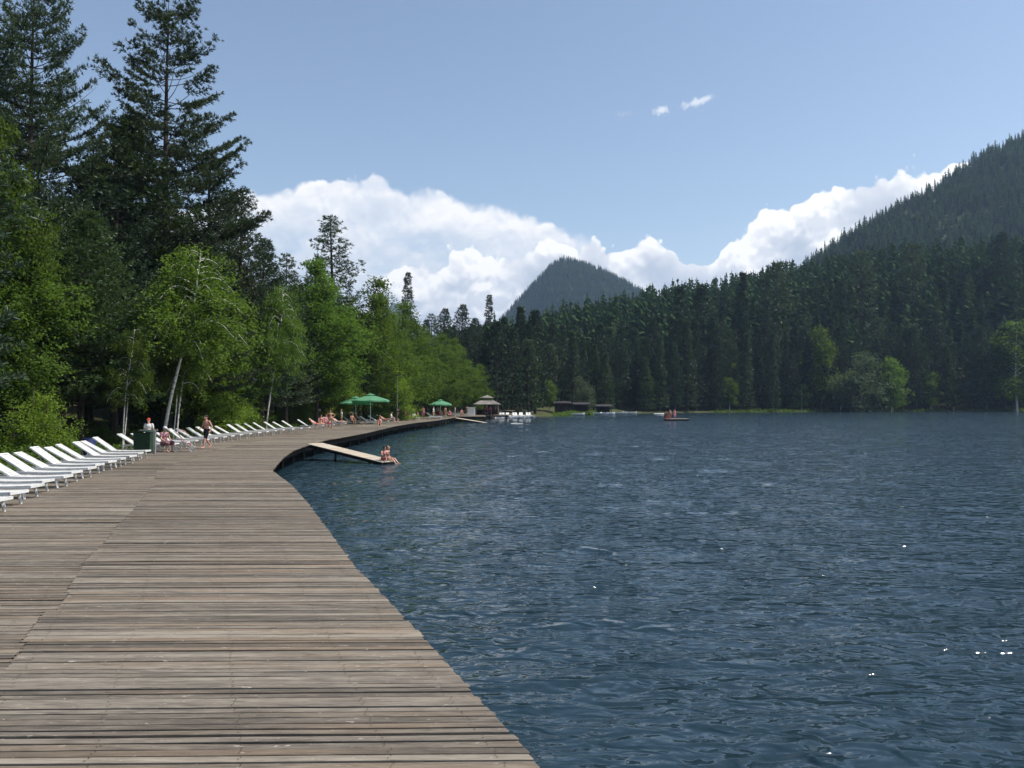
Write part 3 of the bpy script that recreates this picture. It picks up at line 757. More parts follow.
# ---- forest on the hills: one mass
def small_tree_template(seed, wide=1.0):
    r = np.random.default_rng(seed); V = []; 
    mb = MB(); n = 13
    for w in range(n):
        f = w / n; rad = .16 * wide * (1 - f) ** .75 * (.75 + .5 * r.random()) + .012
        m = 5 if w < 9 else 4
        for b in range(m):
            az = 6.283 * (b + r.random()) / m; L = rad * (.7 + .6 * r.random())
            z = .09 + .89 * (f + (r.random() - .5) * .9 / n)
            hd = np.array([math.cos(az), math.sin(az), 0]); sd = np.array([-hd[1], hd[0], 0])
            p = np.array([0, 0, z]); tip = p + hd * L + [0, 0, -.05 + .06 * r.random()]
            mid = p + hd * L * .5; wd = L * .36 + .008
            mb.add([p + [0, 0, .035], mid + sd * wd - [0, 0, .02], tip, mid - sd * wd + [0, 0, .02]], [[0, 1, 2, 3]], r.random())
    mb.tube([[0, 0, 0], [0, 0, 1.0]], [.018, .004], 4, .1, cap=False)
    return np.concatenate(mb.v), np.concatenate(mb.q), np.concatenate(mb.t)
TPL = [small_tree_template(i, w) for i, w in enumerate((1.0, 1.25, .8, 1.5, 1.1))]
def forest_mass(name, pts, label, mats):
    pts = np.array(pts); mb = MB()
    for t in range(len(TPL)):
        P = pts[t::len(TPL)]
        if not len(P): continue
        V, Q, T = TPL[t]; n = len(P)
        a = rng.random(n) * 6.28; c, s = np.cos(a), np.sin(a); H = P[:, 3]
        x = V[None, :, 0] * c[:, None] - V[None, :, 1] * s[:, None]; y = V[None, :, 0] * s[:, None] + V[None, :, 1] * c[:, None]
        W = np.stack([x * H[:, None], y * H[:, None], np.broadcast_to(V[:, 2], x.shape) * H[:, None]], -1) + P[:, None, :3]
        q = (Q[None] + (np.arange(n) * len(V))[:, None, None]).reshape(-1, 4)
        tt = np.clip(np.tile(T, n) * .4 + np.repeat(rng.random(n), len(T)) * .6, 0, 1)
        mb.add(W.reshape(-1, 3), q, tt)
    o = mb.build(name, mats); tag(o, label, None, None, 'stuff'); return o
def scatter(P, n, hmin, hmax, front_only=26):
    """random points on a hill grid, evenly by area of its lake-side face plus the crest"""
    out = []
    h, w = P.shape[:2]
    A = P[:-1, :-1]; B = P[:-1, 1:]; C = P[1:, :-1]
    area = np.linalg.norm(np.cross(B - A, C - A), axis=-1); area[front_only + 2:] = 0
    p = area.ravel() / area.sum(); idx = rng.choice(len(p), n, p=p)
    i, j = idx // (w - 1), idx % (w - 1); a, b = rng.random(n), rng.random(n)
    q = P[i, j] * ((1 - a) * (1 - b))[:, None] + P[i, j + 1] * (a * (1 - b))[:, None] + P[i + 1, j] * ((1 - a) * b)[:, None] + P[i + 1, j + 1] * (a * b)[:, None]
    vis = (q[:, 2] > 8) & (np.abs(q[:, 0] / q[:, 1]) < .75)
    q = q[vis]; H = hmin + (hmax - hmin) * rng.random(len(q)) * (.35 + .65 * vnoise(q[:, 0], q[:, 1], 35, 3))
    return np.concatenate([q - [0, 0, .5], H[:, None]], 1)
M['hill_needle'] = leaf_mat('hill_forest_needles', (.014, .040, .018), (.10, .165, .055), .15, (1.1, 1.1, .7))
M['mass_needle'] = leaf_mat('slope_forest_needles', (.010, .026, .013), (.055, .088, .034), .15, (1.1, 1.1, .7))
forest_mass('hill_forest', scatter(H_RIGHT, 15000, 6, 20), 'dark conifer forest covering the long hill on the right', M['hill_needle'])
forest_mass('hill_forest', scatter(H_PEAK, 15000, 7, 19), 'blue-green forest covering the conical peak in the middle', M['hill_needle'])
# ---- the rest of the far-bank wood, hidden behind the individual trees
bm = MB()
ex = [(X, Y, z, H) for k, X, Y, z, H in EXTRA]
r2 = np.random.default_rng(5)
for q in range(3600):
    px = r2.uniform(440, 1080); Y = r2.uniform(185, 620); X = (px - 512) * Y / F
    ex.append((X, Y, None, None, px))
e5 = [e for e in ex if len(e) == 5]; XA = np.array([e[0] for e in e5]); YA = np.array([e[1] for e in e5])
ds = seg_dist(XA, YA); hz = height(XA, YA); out = [(a, b, c, d) for a, b, c, d in [e for e in ex if len(e) == 4]]
for (X, Y, _, _, px), d, z in zip(e5, ds, hz):
    if d < 45: continue
    cap = CAM_Z + (HOR - float(np.interp(px, SKX, SKY_)) - 1 + float(np.clip(r2.normal(), -1.3, 1.3)) * 6) * Y / F - z
    H = min(cap, 18 + 14 * r2.random())
    if H > 6: out.append((X, Y, z, H))
forest_mass('forest', out, 'dark forest crowding the slope behind the far shore trees', M['mass_needle'])
print('mass', len(out))
# ------------------------------------------------------------------ boardwalk
def wood(name, a, b_, grain=(2.6, 34, 30), worn=True, rough=.75):
    def f(n):
        P = geo_pos(n); t = attr(n)
        off = n.node('ShaderNodeCombineXYZ'); n.put(off.inputs[2], n.math('MULTIPLY', t, 37.0)); n.put(off.inputs[0], n.math('MULTIPLY', t, 91.0))
        Q = n.vmath('ADD', P, off.outputs[0])
        g = n.noise(n.mapping(Q, grain), 1.6, 6, .65, .6)
        g2 = n.noise(n.mapping(Q, (1.3, 7, 6)), 1.3, 5, .65)
        f_ = n.math('ADD', n.math('MULTIPLY', g, .55), n.math('ADD', n.math('MULTIPLY', t, .25), n.math('MULTIPLY', g2, .46)))
        c = n.mix(n.maprange(f_, .42, .98), a, b_)
        # warm brown boards among the grey ones, pale wear, dark stains
        warm = n.maprange(n.noise(n.mapping(Q, (.25, 2, 2)), 1.0, 2), .5, .66)
        c = n.mix(n.math('MULTIPLY', warm, .55), c, n.mix(g, tuple(x * y for x, y in zip(a, (1.25, 1.0, .82))), tuple(x * y for x, y in zip(b_, (1.05, .9, .74)))))
        if worn:
            sp = n.noise(n.mapping(P, (7, 26, 10)), 1.0, 4, .7, .5)
            c = n.mix(n.math('MULTIPLY', n.maprange(sp, .63, .71), .75), c, (.50, .45, .40))
            st = n.noise(n.mapping(Q, (1.4, 12, 8)), 1.1, 5, .7)
            c = n.mix(n.math('MULTIPLY', n.maprange(st, .60, .70), .6), c, (.035, .03, .027))
            big = n.noise(P, .22, 4, .6)
            c = n.mix(n.math('MULTIPLY', n.maprange(big, .45, .7), .30), c, n.mix(1.0, c, (.72, .68, .66), 'MULTIPLY'))
        return principled(n, c, rough, .28, g, .35, .006)
    return material(name, f)
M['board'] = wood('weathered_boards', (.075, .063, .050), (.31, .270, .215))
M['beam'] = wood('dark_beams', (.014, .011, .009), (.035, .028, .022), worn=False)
M['pale_wood'] = wood('pale_planks', (.33, .28, .22), (.60, .54, .44), worn=False)
LX, LY = np.array([p[0] for p in LEFT_EDGE]), np.array([p[1] for p in LEFT_EDGE])
RX, RY = np.array([p[0] for p in RIGHT_EDGE]), np.array([p[1] for p in RIGHT_EDGE])
xl = lambda y: np.interp(y, LY, LX)
xr = lambda y: np.interp(y, RY, RX)
mb = MB()
r = np.random.default_rng(3)
cols = 5
NAILS = []
_st = np.random.default_rng(12).normal(size=(6, 400)) * .05
_sl = np.random.default_rng(13).uniform(.5, 1.4, size=(6, 400)).cumsum(1) - 6
def seam(c, y):
    """end joints between neighbouring lengths of board: they step every few boards"""
    if c < 0: return float(xr(y))
    return float(xr(y)) - 4.0 * (c + 1) + float(_st[c][int(np.searchsorted(_sl[c], y))])
phase = r.random(cols) * .1
for c_ in range(cols):
    y = -6.0 + phase[c_] * 1.3
    tiltn = r.normal() * .004
    while y < 130:
        w = .104 * (1 + r.normal() * .07) if y < 40 else .17
        gap = .009 + .010 * r.random() + (.016 * r.random() if r.random() < .16 else 0)
        width_here = float(xr(y) - xl(y)); seg = 4.0
        a = seam(c_, y); b = seam(c_ - 1, y) - .004
        a = max(a, float(xl(y))) if c_ < cols - 1 else float(xl(y))
        if c_ == 0: b = float(xr(y)) + r.normal() * .010
        if b - a > .15:
            nseg = 5 if y < 30 else 2
            s = np.linspace(0, 1, nseg); X = a + (b - a) * s
            tl = (.022 if y < 16 else .006) + tiltn
            wob = r.normal(size=nseg) * .0018
            yc = y + w / 2 + tl * (X - float(xr(y))) + wob
            dz = r.normal() * .0028; roll = r.normal() * .004; zc = DECK_Z + dz + r.normal(size=nseg) * .0018
            hw = w / 2 - gap / 2
            if c_ == 0: cut = (np.array([xr(yc[-1] - hw), xr(yc[-1] + hw)]) - xr(y)) if True else 0
            top = np.stack([np.stack([X, yc - hw, zc - roll * .5 - .004], -1), np.stack([X, yc - hw + .007, zc - roll * .5], -1), np.stack([X, yc + hw - .007, zc + roll * .5], -1), np.stack([X, yc + hw, zc + roll * .5 - .004], -1), np.stack([X, yc + hw, zc - .042], -1), np.stack([X, yc - hw, zc - .042], -1), np.stack([X, yc - hw, zc - roll * .5 - .004], -1)])
            if c_ == 0:                                       # sawn off flush with the curved edge
                for q_, dd_ in ((0, cut[0]), (1, cut[0]), (2, cut[1]), (3, cut[1]), (4, cut[1]), (5, cut[0]), (6, cut[0])): top[q_, -1, 0] += dd_
            if y < 26:
                for off_ in (.25, .98, 1.98, 2.98, 3.85):
                    xx_ = b - off_ + r.normal() * .012
                    if xx_ > a + .05:
                        for sy in (-.5, .5):
                            NAILS.append([xx_ + r.normal() * .006, float(np.interp(xx_, X, yc)) + sy * hw * .9 + r.normal() * .004, DECK_Z + dz + .0045 + .002])
            t = float(np.clip(.5 + r.normal() * .27, 0, 1))
            mb.grid(top, t, 0, flip=True)
            mb.add(np.concatenate([top[1:5, -1]]), [[0, 1, 2, 3]], t)
            mb.add(np.concatenate([top[1:5, 0]]), [[3, 2, 1, 0]], t)
        y += w
deck = mb.build('boardwalk', M['board'])
tag(deck, kind='structure')
if len(NAILS):
    nm = MB(); nn_ = np.array(NAILS)
    nm.cards(nn_, np.tile([[.007, 0, 0]], (len(nn_), 1)), np.tile([[0, .007, 0]], (len(nn_), 1)), .5)
    tag(nm.build('nail_heads', simple('rusty_nails', (.035, .022, .016), .6), deck), kind='stuff')
# joists and the dark edge beam
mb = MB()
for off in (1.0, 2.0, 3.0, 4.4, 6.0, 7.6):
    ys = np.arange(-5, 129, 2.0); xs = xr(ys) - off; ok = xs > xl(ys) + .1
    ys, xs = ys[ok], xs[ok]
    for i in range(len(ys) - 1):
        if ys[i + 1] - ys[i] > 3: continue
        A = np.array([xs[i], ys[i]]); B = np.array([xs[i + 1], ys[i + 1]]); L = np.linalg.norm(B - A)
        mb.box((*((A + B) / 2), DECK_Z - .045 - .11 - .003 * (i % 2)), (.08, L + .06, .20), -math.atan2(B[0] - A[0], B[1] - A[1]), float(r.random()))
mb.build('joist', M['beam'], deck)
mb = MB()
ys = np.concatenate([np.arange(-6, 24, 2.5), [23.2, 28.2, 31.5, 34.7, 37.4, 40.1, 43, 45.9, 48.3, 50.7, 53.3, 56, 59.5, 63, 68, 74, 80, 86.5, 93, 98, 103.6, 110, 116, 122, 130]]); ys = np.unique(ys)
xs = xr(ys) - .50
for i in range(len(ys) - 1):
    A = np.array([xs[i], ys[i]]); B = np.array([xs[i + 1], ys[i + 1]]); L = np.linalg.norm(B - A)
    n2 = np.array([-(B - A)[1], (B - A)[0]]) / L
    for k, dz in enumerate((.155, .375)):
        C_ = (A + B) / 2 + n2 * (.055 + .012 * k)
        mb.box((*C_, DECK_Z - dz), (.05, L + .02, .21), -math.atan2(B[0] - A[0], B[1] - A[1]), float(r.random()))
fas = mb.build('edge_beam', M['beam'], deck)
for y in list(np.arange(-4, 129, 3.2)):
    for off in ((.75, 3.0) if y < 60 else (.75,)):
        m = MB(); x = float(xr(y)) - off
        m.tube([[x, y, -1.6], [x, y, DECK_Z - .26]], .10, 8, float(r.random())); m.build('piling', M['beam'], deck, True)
# dark earth bank/skirt closing the space below the deck on the land side comes from the ground itself

# ---- sloping planks from the deck into the water
def ramp(name, A, B, w, label):
    A, B = Vector(A), Vector(B); d = (B - A); L = d.length
    e = empty(name, A); f = d.normalized(); sd = f.cross(Vector((0, 0, 1))).normalized(); up = sd.cross(f)
    m = MB(); k = int(L / .16)
    for i in range(k):
        c = f * (L * (i + .5) / k)
        T = np.array([[f.x, sd.x, up.x], [f.y, sd.y, up.y], [f.z, sd.z, up.z]])
        m.box(tuple(c), (L / k - .008, w * (1 + .01 * r.normal()), .035), 0, float(r.random()), tilt=T)
    m.build('planking', M['pale_wood'], e)
    for s_ in (-1, 1):
        m = MB(); m.box(tuple(f * (L / 2) + sd * s_ * (w / 2 - .08) - up * .10), (L - .05, .07, .16), 0, .4, tilt=T); m.build('side_beam', M['beam'], e)
    for q in (.35, .8):
        m = MB(); p = f * (L * q)
        m.tube([[p.x + sd.x * .3, p.y + sd.y * .3, p.z - .05], [p.x + sd.x * .3, p.y + sd.y * .3, -1.6 - A.z]], .06, 8); m.build('prop', M['beam'], e)
    tag(e, label, 'ramp'); return e
RAMP_A, RAMP_B = (-11.35, 46.2, DECK_Z + .02), (-6.55, 43.0, .10)
ramp('water_ramp', RAMP_A, RAMP_B, 1.15, 'pale plank ramp sloping from the boardwalk into the lake with two bathers at its foot')
ramp('water_ramp', (-9.2, 131, .72), (-4.2, 127.5, .03), 1.0, 'small plank ramp into the water below the pavilion platform')
# ---- platform carrying the pavilion
pl = empty('wooden_platform', (-7.6, 142, 0))
m = MB()
for i in range(60):
    m.box((0, -8.8 + i * .26, .88), (6.4 - .02 * i, .245, .04), 0, float(r.random()))
m.build('planking', M['board'], pl)
for s_ in (-1, 1):
    m = MB(); m.box((s_ * 2.9, -1.1, .70), (.12, 15.2, .28), 0, .5); m.build('side_beam', M['beam'], pl)
m = MB(); m.box((0, -8.86, .68), (6.2, .08, .36), 0, .5); m.build('edge_beam', M['beam'], pl)
for x_ in (-2.8, 0, 2.8):
    for y_ in (-8.5, -4, 1, 5.5):
        m = MB(); m.tube([[x_, y_, -1.6], [x_, y_, .56]], .1, 8); m.build('piling', M['beam'], pl, True)
tag(pl, 'wooden platform on posts reaching into the lake at the far end of the boardwalk', 'platform')
# ------------------------------------------------------------------ objects
M['white_plastic'] = material('white_plastic', lambda n: principled(n, n.mix(n.maprange(n.noise(n.vmath('ADD', objco(n), geo_pos(n)), 3, 6, .7), .45, .75), (.70, .70, .68), (.46, .45, .42)), .42, .4))
M['shaded_plastic'] = simple('shaded_blue_plastic', (.42, .46, .55), .5)  # white plastic with bluish shade put into its colour, not assigned to any part
M['grey_metal'] = simple('grey_metal', (.30, .31, .31), .5, .4, .15, 5, 0, .3)
M['bin_green'] = simple('bin_green', (.020, .055, .030), .5, .35, .25, 4)
M['navy'] = simple('navy_plastic', (.012, .022, .09), .45, .4)
M['canvas_green'] = material('green_canvas', lambda n: (lambda d, t, m: (n.put(m.inputs[1], d), n.put(m.inputs[2], t), m.outputs[0])[2])(principled(n, n.mix(n.noise(objco(n), 2, 4), (.09, .26, .14), (.17, .39, .24)), .85, .1), (lambda q: (setattr(q.inputs[0], 'default_value', (.12, .5, .25, 1)), q.outputs[0])[1])(n.node('ShaderNodeBsdfTranslucent')), (lambda q: (setattr(q.inputs[0], 'default_value', .3), q)[1])(n.node('ShaderNodeMixShader'))))
M['roof_grey'] = simple('grey_roofing', (.20, .185, .165), .85, .1, .3, 1.5)
M['roof_dark'] = simple('dark_shingle', (.05, .045, .05), .85, .1, .3, 2)
M['cabin_wood'] = simple('cabin_wood', (.045, .032, .030), .85, .1, .35, 3)
M['red_brown'] = simple('red_brown_paint', (.26, .085, .06), .6, .2, .2, 3)
M['white_paint'] = simple('white_paint', (.80, .80, .78), .5, .3, .08, 4)
M['blue_paint'] = simple('blue_paint', (.05, .13, .33), .5, .3)
M['tan_board'] = simple('tan_boards', (.42, .33, .23), .8, .15, .25, 4)
M['black_rubber'] = simple('black_rubber', (.015, .015, .015), .7)
M['pink_cloth'] = simple('pink_cloth', (.55, .22, .25), .85, .1)
M['wicker_dark'] = simple('dark_plastic', (.03, .03, .035), .5)

def make_lounger(ang_deg=35):
    """sun lounger, foot at the origin pointing +X, head at -X"""
    e = empty('sun_lounger')
    m = MB(); L, W, Z = 1.32, .62, .32
    for i in range(15):                                       # slatted seat, gently dished
        x = -.04 - i * (L / 15); z = Z - .018 * math.sin(i / 14 * math.pi)
        m.box((x - .035, 0, z), (.066, W - .10, .022), 0, .5)
    m.build('seat', M['white_plastic'], e)
    for s in (-1, 1):                                         # moulded side rails, deeper at the foot
        m = MB(); xs = np.linspace(.02, -1.92, 14)
        top = Z + .02 - .018 * np.sin(np.clip((.02 - xs) / 1.4, 0, 1) * np.pi); dp = .06 + .02 * np.exp(-((xs + .02) / .22) ** 2)
        y0, y1 = s * (W / 2 - .045), s * (W / 2)
        P = np.stack([np.stack([xs, xs * 0 + y0, top], -1), np.stack([xs, xs * 0 + y1, top], -1), np.stack([xs, xs * 0 + y1, top - dp], -1), np.stack([xs, xs * 0 + y0, top - dp], -1), np.stack([xs, xs * 0 + y0, top], -1)])
        m.grid(P, .5, 0, flip=(s > 0)); m.build('side_rail', M['white_plastic'], e)
    m = MB(); m.box((.035, 0, Z - .015), (.05, W, .065), 0, .5); m.build('foot_panel', M['white_plastic'], e)
    for x in (-.16, -1.72):
        for s in (-1, 1):
            m = MB(); m.tube([[x, s * (W / 2 - .05), Z - .06], [x + (.05 if x > -1 else -.05), s * (W / 2 - .035), 0]], [.045, .028], 6); m.build('leg', M['white_plastic'], e)
    ang = R(ang_deg); hx = -1.36; ca, sa = math.cos(ang), math.sin(ang)
    b = MB(); T = np.array([[ca, 0, sa], [0, 1, 0], [-sa, 0, ca]])
    for i in range(11):
        q = .05 + i * .083; b.box((hx - q * ca, 0, Z + q * sa), (.068, W - .14, .022), 0, .5, tilt=T)
    for s in (-1, 1): b.box((hx - .47 * ca, s * (W / 2 - .085), Z + .47 * sa), (.96, .045, .045), 0, .5, tilt=T)
    b.box((hx - .955 * ca, 0, Z + .955 * sa), (.06, W - .12, .05), 0, .5, tilt=T)
    b.build('backrest', M['white_plastic'], e)
    for s in (-1, 1):
        m = MB(); m.tube([[hx - .62 * ca, s * .2, Z + .62 * sa - .03], [hx - .62 * ca + .12, s * .2, Z - .01]], .013, 6); m.build('backrest_strut', M['grey_metal'], e)
    return e
LP = [make_lounger(32), make_lounger(29), make_lounger(35)]; lused = [False] * 3
def lounger(x, y, rz, label, group, mat=None, z=DECK_Z):
    k = int(r.choice(3, p=[.6, .2, .2])); o = copy_tree(LP[k]) if lused[k] else LP[k]; lused[k] = True
    o.location = (x, y, z + .006); o.rotation_euler = (0, 0, rz); tag(o, label, 'sun lounger', group)
    return o
near = [(-9.9, 14.6), (-10.45, 15.9)] + [(-10.98, 17.3), (-11.45, 18.65), (-11.95, 20.1), (-12.35, 21.35), (-12.75, 22.65), (-13.2, 24.05), (-13.6, 25.5), (-14.0, 26.9), (-14.35, 28.3), (-14.72, 29.7), (-15.1, 31.1), (-15.6, 32.9), (-15.95, 34.4)][:13]
near = near[:15]
G1 = 'near row of white sun loungers'
for i, (x, y) in enumerate(near):
    n_from = len(near) - 1 - i
    lab = 'white sun lounger directly beside the green bin' if n_from == 0 else f'white sun lounger, {ORD[n_from - 0]} in the near row counting from the green bin towards the camera'
    lab = lab if n_from == 0 else f'white sun lounger in the near row, {ORD[n_from]} from the green bin'
    x += .38 * min(1, max(0, (y - 20) / 12)) + r.normal() * .05
    lounger(x, y, R(2 + r.normal() * 2.8), lab, G1)
G2 = 'far row of white sun loungers behind the walking man'
ys = [38.9, 40.3, 41.9, 43.4, 45.0, 46.6, 48.2, 49.7, 51.4, 53.1, 54.9, 56.6, 58.5, 60.3, 62.2, 64.0, 65.8]
fx = lambda y: float(np.interp(y, [38, 44, 51, 60, 66, 70], [-16.75, -17.1, -17.35, -17.2, -16.6, -16.3]))
far_l = []
for i, y in enumerate(ys):
    far_l.append((fx(y), y))
    lounger(fx(y), y, R(r.normal() * 3), 'white sun lounger in the shade against the grey bin post' if i == 0 else f'white sun lounger in the far row, {ORD[i]} beyond the green bin', G2)
G3 = 'scattered white sun loungers at the far end of the boardwalk'
third = [(-16.6, 70.5, 0, 'white sun lounger carrying sunbathers just left of the standing bather'), (-16.3, 73.5, 5, 'white sun lounger right behind the standing bather'), (-16.4, 79, -4, 'white sun lounger half hidden beyond the standing bather'),
         (-17.4, 84, 6, 'white sun lounger in the shade of the larger parasols, nearest one'), (-17.6, 87, 3, 'white sun lounger in the shade of the larger parasols, middle one'), (-17.2, 91, -4, 'white sun lounger in the shade of the larger parasols, farthest one'),
         (-14.2, 86.5, -6, 'white sun lounger right of the parasol pole with a pinkish towel beside it'), (-13.8, 89.5, -4, 'second white sun lounger right of the parasol pole'), (-14.3, 98, 10, 'white sun lounger midway between the big and the small parasols'),
         (-12.6, 107, -70, 'white sun lounger turned sideways left of the small green parasol'), (-9.9, 113, 12, 'white sun lounger at the deck edge in front of the small parasol'), (-10.2, 117, 8, 'white sun lounger right under the small green parasol'), (-9.8, 121, 4, 'white sun lounger just behind the small green parasol'),
         (-8.4, 136, 6, 'white sun lounger on the platform, nearest the camera'), (-7.9, 138.2, 2, 'second white sun lounger on the pavilion platform'), (-7.4, 140.2, 8, 'third white sun lounger on the pavilion platform')]
for x, y, a, lab in third: lounger(x, y, R(a), lab, G3, z=DECK_Z + (0 if y < 130 else .004))

# ---- waste bin with its grey post
x, y = -17.35, 38.0
e = empty('waste_bin', (x, y, DECK_Z + .006), 0, .95)
m = MB(); P = []
for z, k in ((.06, .92), (.5, .97), (.98, 1.0)):
    P.append(np.array([[-.42 * k, -.36 * k, z], [.42 * k, -.36 * k, z], [.42 * k, .36 * k, z], [-.42 * k, .36 * k, z], [-.42 * k, -.36 * k, z]]))
m.grid(np.array(P)); m.box((0, 0, .06), (.74, .62, .03))
for zz in (.3, .62): m.box((0, -.375, zz), (.7, .03, .03))
m.build('body', M['bin_green'], e)
m = MB(); xs = np.linspace(-.46, .46, 7); zc = 1.0 + .10 * np.cos(np.linspace(-1.2, 1.2, 7))
m.grid(np.stack([np.stack([xs, xs * 0 - .40, zc], -1), np.stack([xs, xs * 0 + .40, zc], -1)])); m.grid(np.stack([np.stack([xs, xs * 0 - .40, zc - .05], -1), np.stack([xs, xs * 0 - .40, zc], -1)])); m.grid(np.stack([np.stack([xs, xs * 0 + .40, zc], -1), np.stack([xs, xs * 0 + .40, zc - .05], -1)]))
m.build('lid', M['bin_green'], e)
for s in (-1, 1):
    m = MB(); m.tube([[s * .3, .25 - .04, .05], [s * .3, .25 + .04, .05]], .05, 8); m.build('wheel', M['black_rubber'], e)
tag(e, 'dark green waste bin with a rounded lid between the two rows of loungers', 'waste bin')
e = empty('post', (-16.45, 37.0, DECK_Z + .006))
m = MB(); m.box((0, 0, .52), (.10, .10, 1.04)); m.build('upright', M['grey_metal'], e)
m = MB(); m.box((-.28, .02, 1.10), (.80, .12, .05)); m.build('top_rail', M['grey_metal'], e)
tag(e, 'pale grey post with a short top rail on the right side of the green bin', 'post')
# ---- dark blue barrel behind the near row
e = empty('barrel', (-18.9, 35.9, gz(-18.9, 35.9)))
m = MB(); zz = [0, .05, .28, .3, .6, .62, .85, .9]; rr = [.26, .28, .29, .305, .305, .29, .28, .26]; m.tube([[0, 0, z] for z in zz], rr, 16); m.build('drum', M['navy'], e, True)
m = MB(); m.tube([[0, 0, .9], [0, 0, .93]], .27, 16); m.build('lid', M['navy'], e)
tag(e, 'dark blue barrel in the shade behind the near row of loungers', 'barrel')

# ---- parasols
def parasol(x, y, S, hp, label, rz=0.0, group='green parasols', tilt=0.0, lamp=None):
    e = empty('parasol', (x, y, DECK_Z), rz)
    m = MB(); m.tube([[0, 0, 0], [0, 0, hp]], .035, 10); m.build('pole', M['white_paint'], e, True)
    m = MB(); m.box((0, 0, .05), (.7, .7, .09)); m.tube([[0, 0, .09], [0, 0, .35]], .06, 8); m.build('base', M['grey_metal'], e)
    n = 8; th = np.arange(n + 1) * 2 * np.pi / n + np.pi / 8
    m = MB(); rings = []
    for f, dz in ((.13, -.04), (.4, -.18), (.7, -.36), (1.0, -.58)):
        row = []
        for i in range(n * 4 + 1):
            a = i * 2 * np.pi / (n * 4); k = (i % 4) / 4; sag = math.sin(k * math.pi)
            # square-ish outline
            rr = S / 2 * f * (1.06 - .10 * abs(math.cos(2 * a)) ** 1) * (1 - .03 * sag * f)
            row.append([rr * math.cos(a), rr * math.sin(a), hp + dz - (.05 * sag * f) + .02])
        rings.append(row)
    P = np.array(rings); Q = P.copy(); m.grid(P, flip=True)
    v = P[-1].copy(); v2 = v.copy(); v2[:, 2] -= .16; m.grid(np.stack([v, v2]), flip=True)
    cn = m.build('canopy', M['canvas_green'], e)
    m = MB(); rings = []
    for f, dz in ((.0, .20), (.14, .10), (.26, .02)):
        rings.append([[S / 2 * f * math.cos(i * 2 * np.pi / 16), S / 2 * f * math.sin(i * 2 * np.pi / 16), hp + dz] for i in range(17)])
    m.grid(np.array(rings), flip=True); m.build('vent', M['canvas_green'], e)
    for i in range(n):
        a = i * 2 * np.pi / n; m = MB(); R_ = S / 2 * .97 * (1.06 - .10 * abs(math.cos(2 * a)))
        m.tube([[0, 0, hp - .03], [R_ * math.cos(a), R_ * math.sin(a), hp - .60]], .012, 4); m.build('rib', M['white_paint'], e)
    tag(e, label, 'parasol', group); return e
parasol(-15.5, 88, 4.3, 3.15, 'large green parasol with a pale sunlit top, right one of the overlapping pair', .2)
parasol(-17.6, 90.5, 3.9, 2.85, 'large green parasol in shade, left one of the overlapping pair', .5)
parasol(-10.6, 119, 3.5, 2.62, 'small green parasol standing alone over a group of sunbathers', .1)

# ---- pavilion with a two-tier roof
e = empty('pavilion', (-4.6, 148.5, DECK_Z))
def hip(m, w, d, z0, h, top=.0, ov=0, mat=0):
    a = np.array([[-w / 2, -d / 2, z0], [w / 2, -d / 2, z0], [w / 2, d / 2, z0], [-w / 2, d / 2, z0], [-w / 2, -d / 2, z0]]); b = a.copy(); b[:, :2] *= top; b[:, 2] = z0 + h
    m.grid(np.stack([a, b]), flip=False)
    c = a.copy(); c[:, 2] -= .10; m.grid(np.stack([c, a])); m.add(c[:4], [[3, 2, 1, 0]])
    if top > 0: m.add(b[:4], [[0, 1, 2, 3]])
m = MB(); hip(m, 5.0, 4.6, 2.0, .85, .36); m.build('roof', M['roof_grey'], e)
m = MB(); hip(m, 2.5, 2.3, 3.20, .45, .05); m.build('upper_roof', M['roof_grey'], e)
for i, (a, b) in enumerate([(-.7, -.7), (.7, -.7), (.7, .7), (-.7, .7)]):
    m = MB(); m.box((a, b, 2.98), (.10, .10, .48)); m.build('strut', M['tan_board'], e)
for a in (-2.1, 0, 2.1):
    for b in (-1.9, 1.9):
        m = MB(); m.box((a, b, .95), (.14, .14, 1.92)); m.build('post', M['tan_board'], e)
m = MB(); m.box((.0, 1.85, .5), (3.9, .06, .95)); m.build('back_wall', M['cabin_wood'], e)
m = MB(); m.box((0, -1.84, .92), (1.7, .5, .06)); m.box((0, -1.84, .45), (1.55, .4, .88)); m.build('counter', M['cabin_wood'], e)
tag(e, 'open pavilion with a two-tier grey hipped roof at the end of the boardwalk', 'pavilion')
# platform under the pavilion
pl2 = empty('wooden_platform', (-4.4, 152.0, 0)); m = MB()
for i in range(38): m.box((.25, -6.4 + i * .26, .895 - .004), (7.2, .245, .03), 0, float(r.random()))
m.build('planking', M['board'], pl2)
for x_ in (-2.6, .2, 3.4):
    for y_ in (-5.8, -1, 3): m = MB(); m.tube([[x_, y_, -1.5], [x_, y_, .84]], .09, 6); m.build('piling', M['beam'], pl2)
m = MB(); m.box((.25, -6.48, .74), (7.1, .08, .26)); m.build('edge_beam', M['beam'], pl2)
tag(pl2, 'wooden platform right under the grey pavilion', 'platform')
# white kiosk-like cabinet in front of the pavilion
e = empty('cabinet', (-7.4, 143.5, DECK_Z + .002)); m = MB(); m.box((0, 0, .7), (1.5, .7, 1.38)); m.build('body', M['white_paint'], e); m = MB(); m.box((0, 0, 1.43), (1.7, .85, .07)); m.build('top', M['white_paint'], e)
tag(e, 'white cabinet standing left of the pavilion', 'cabinet')

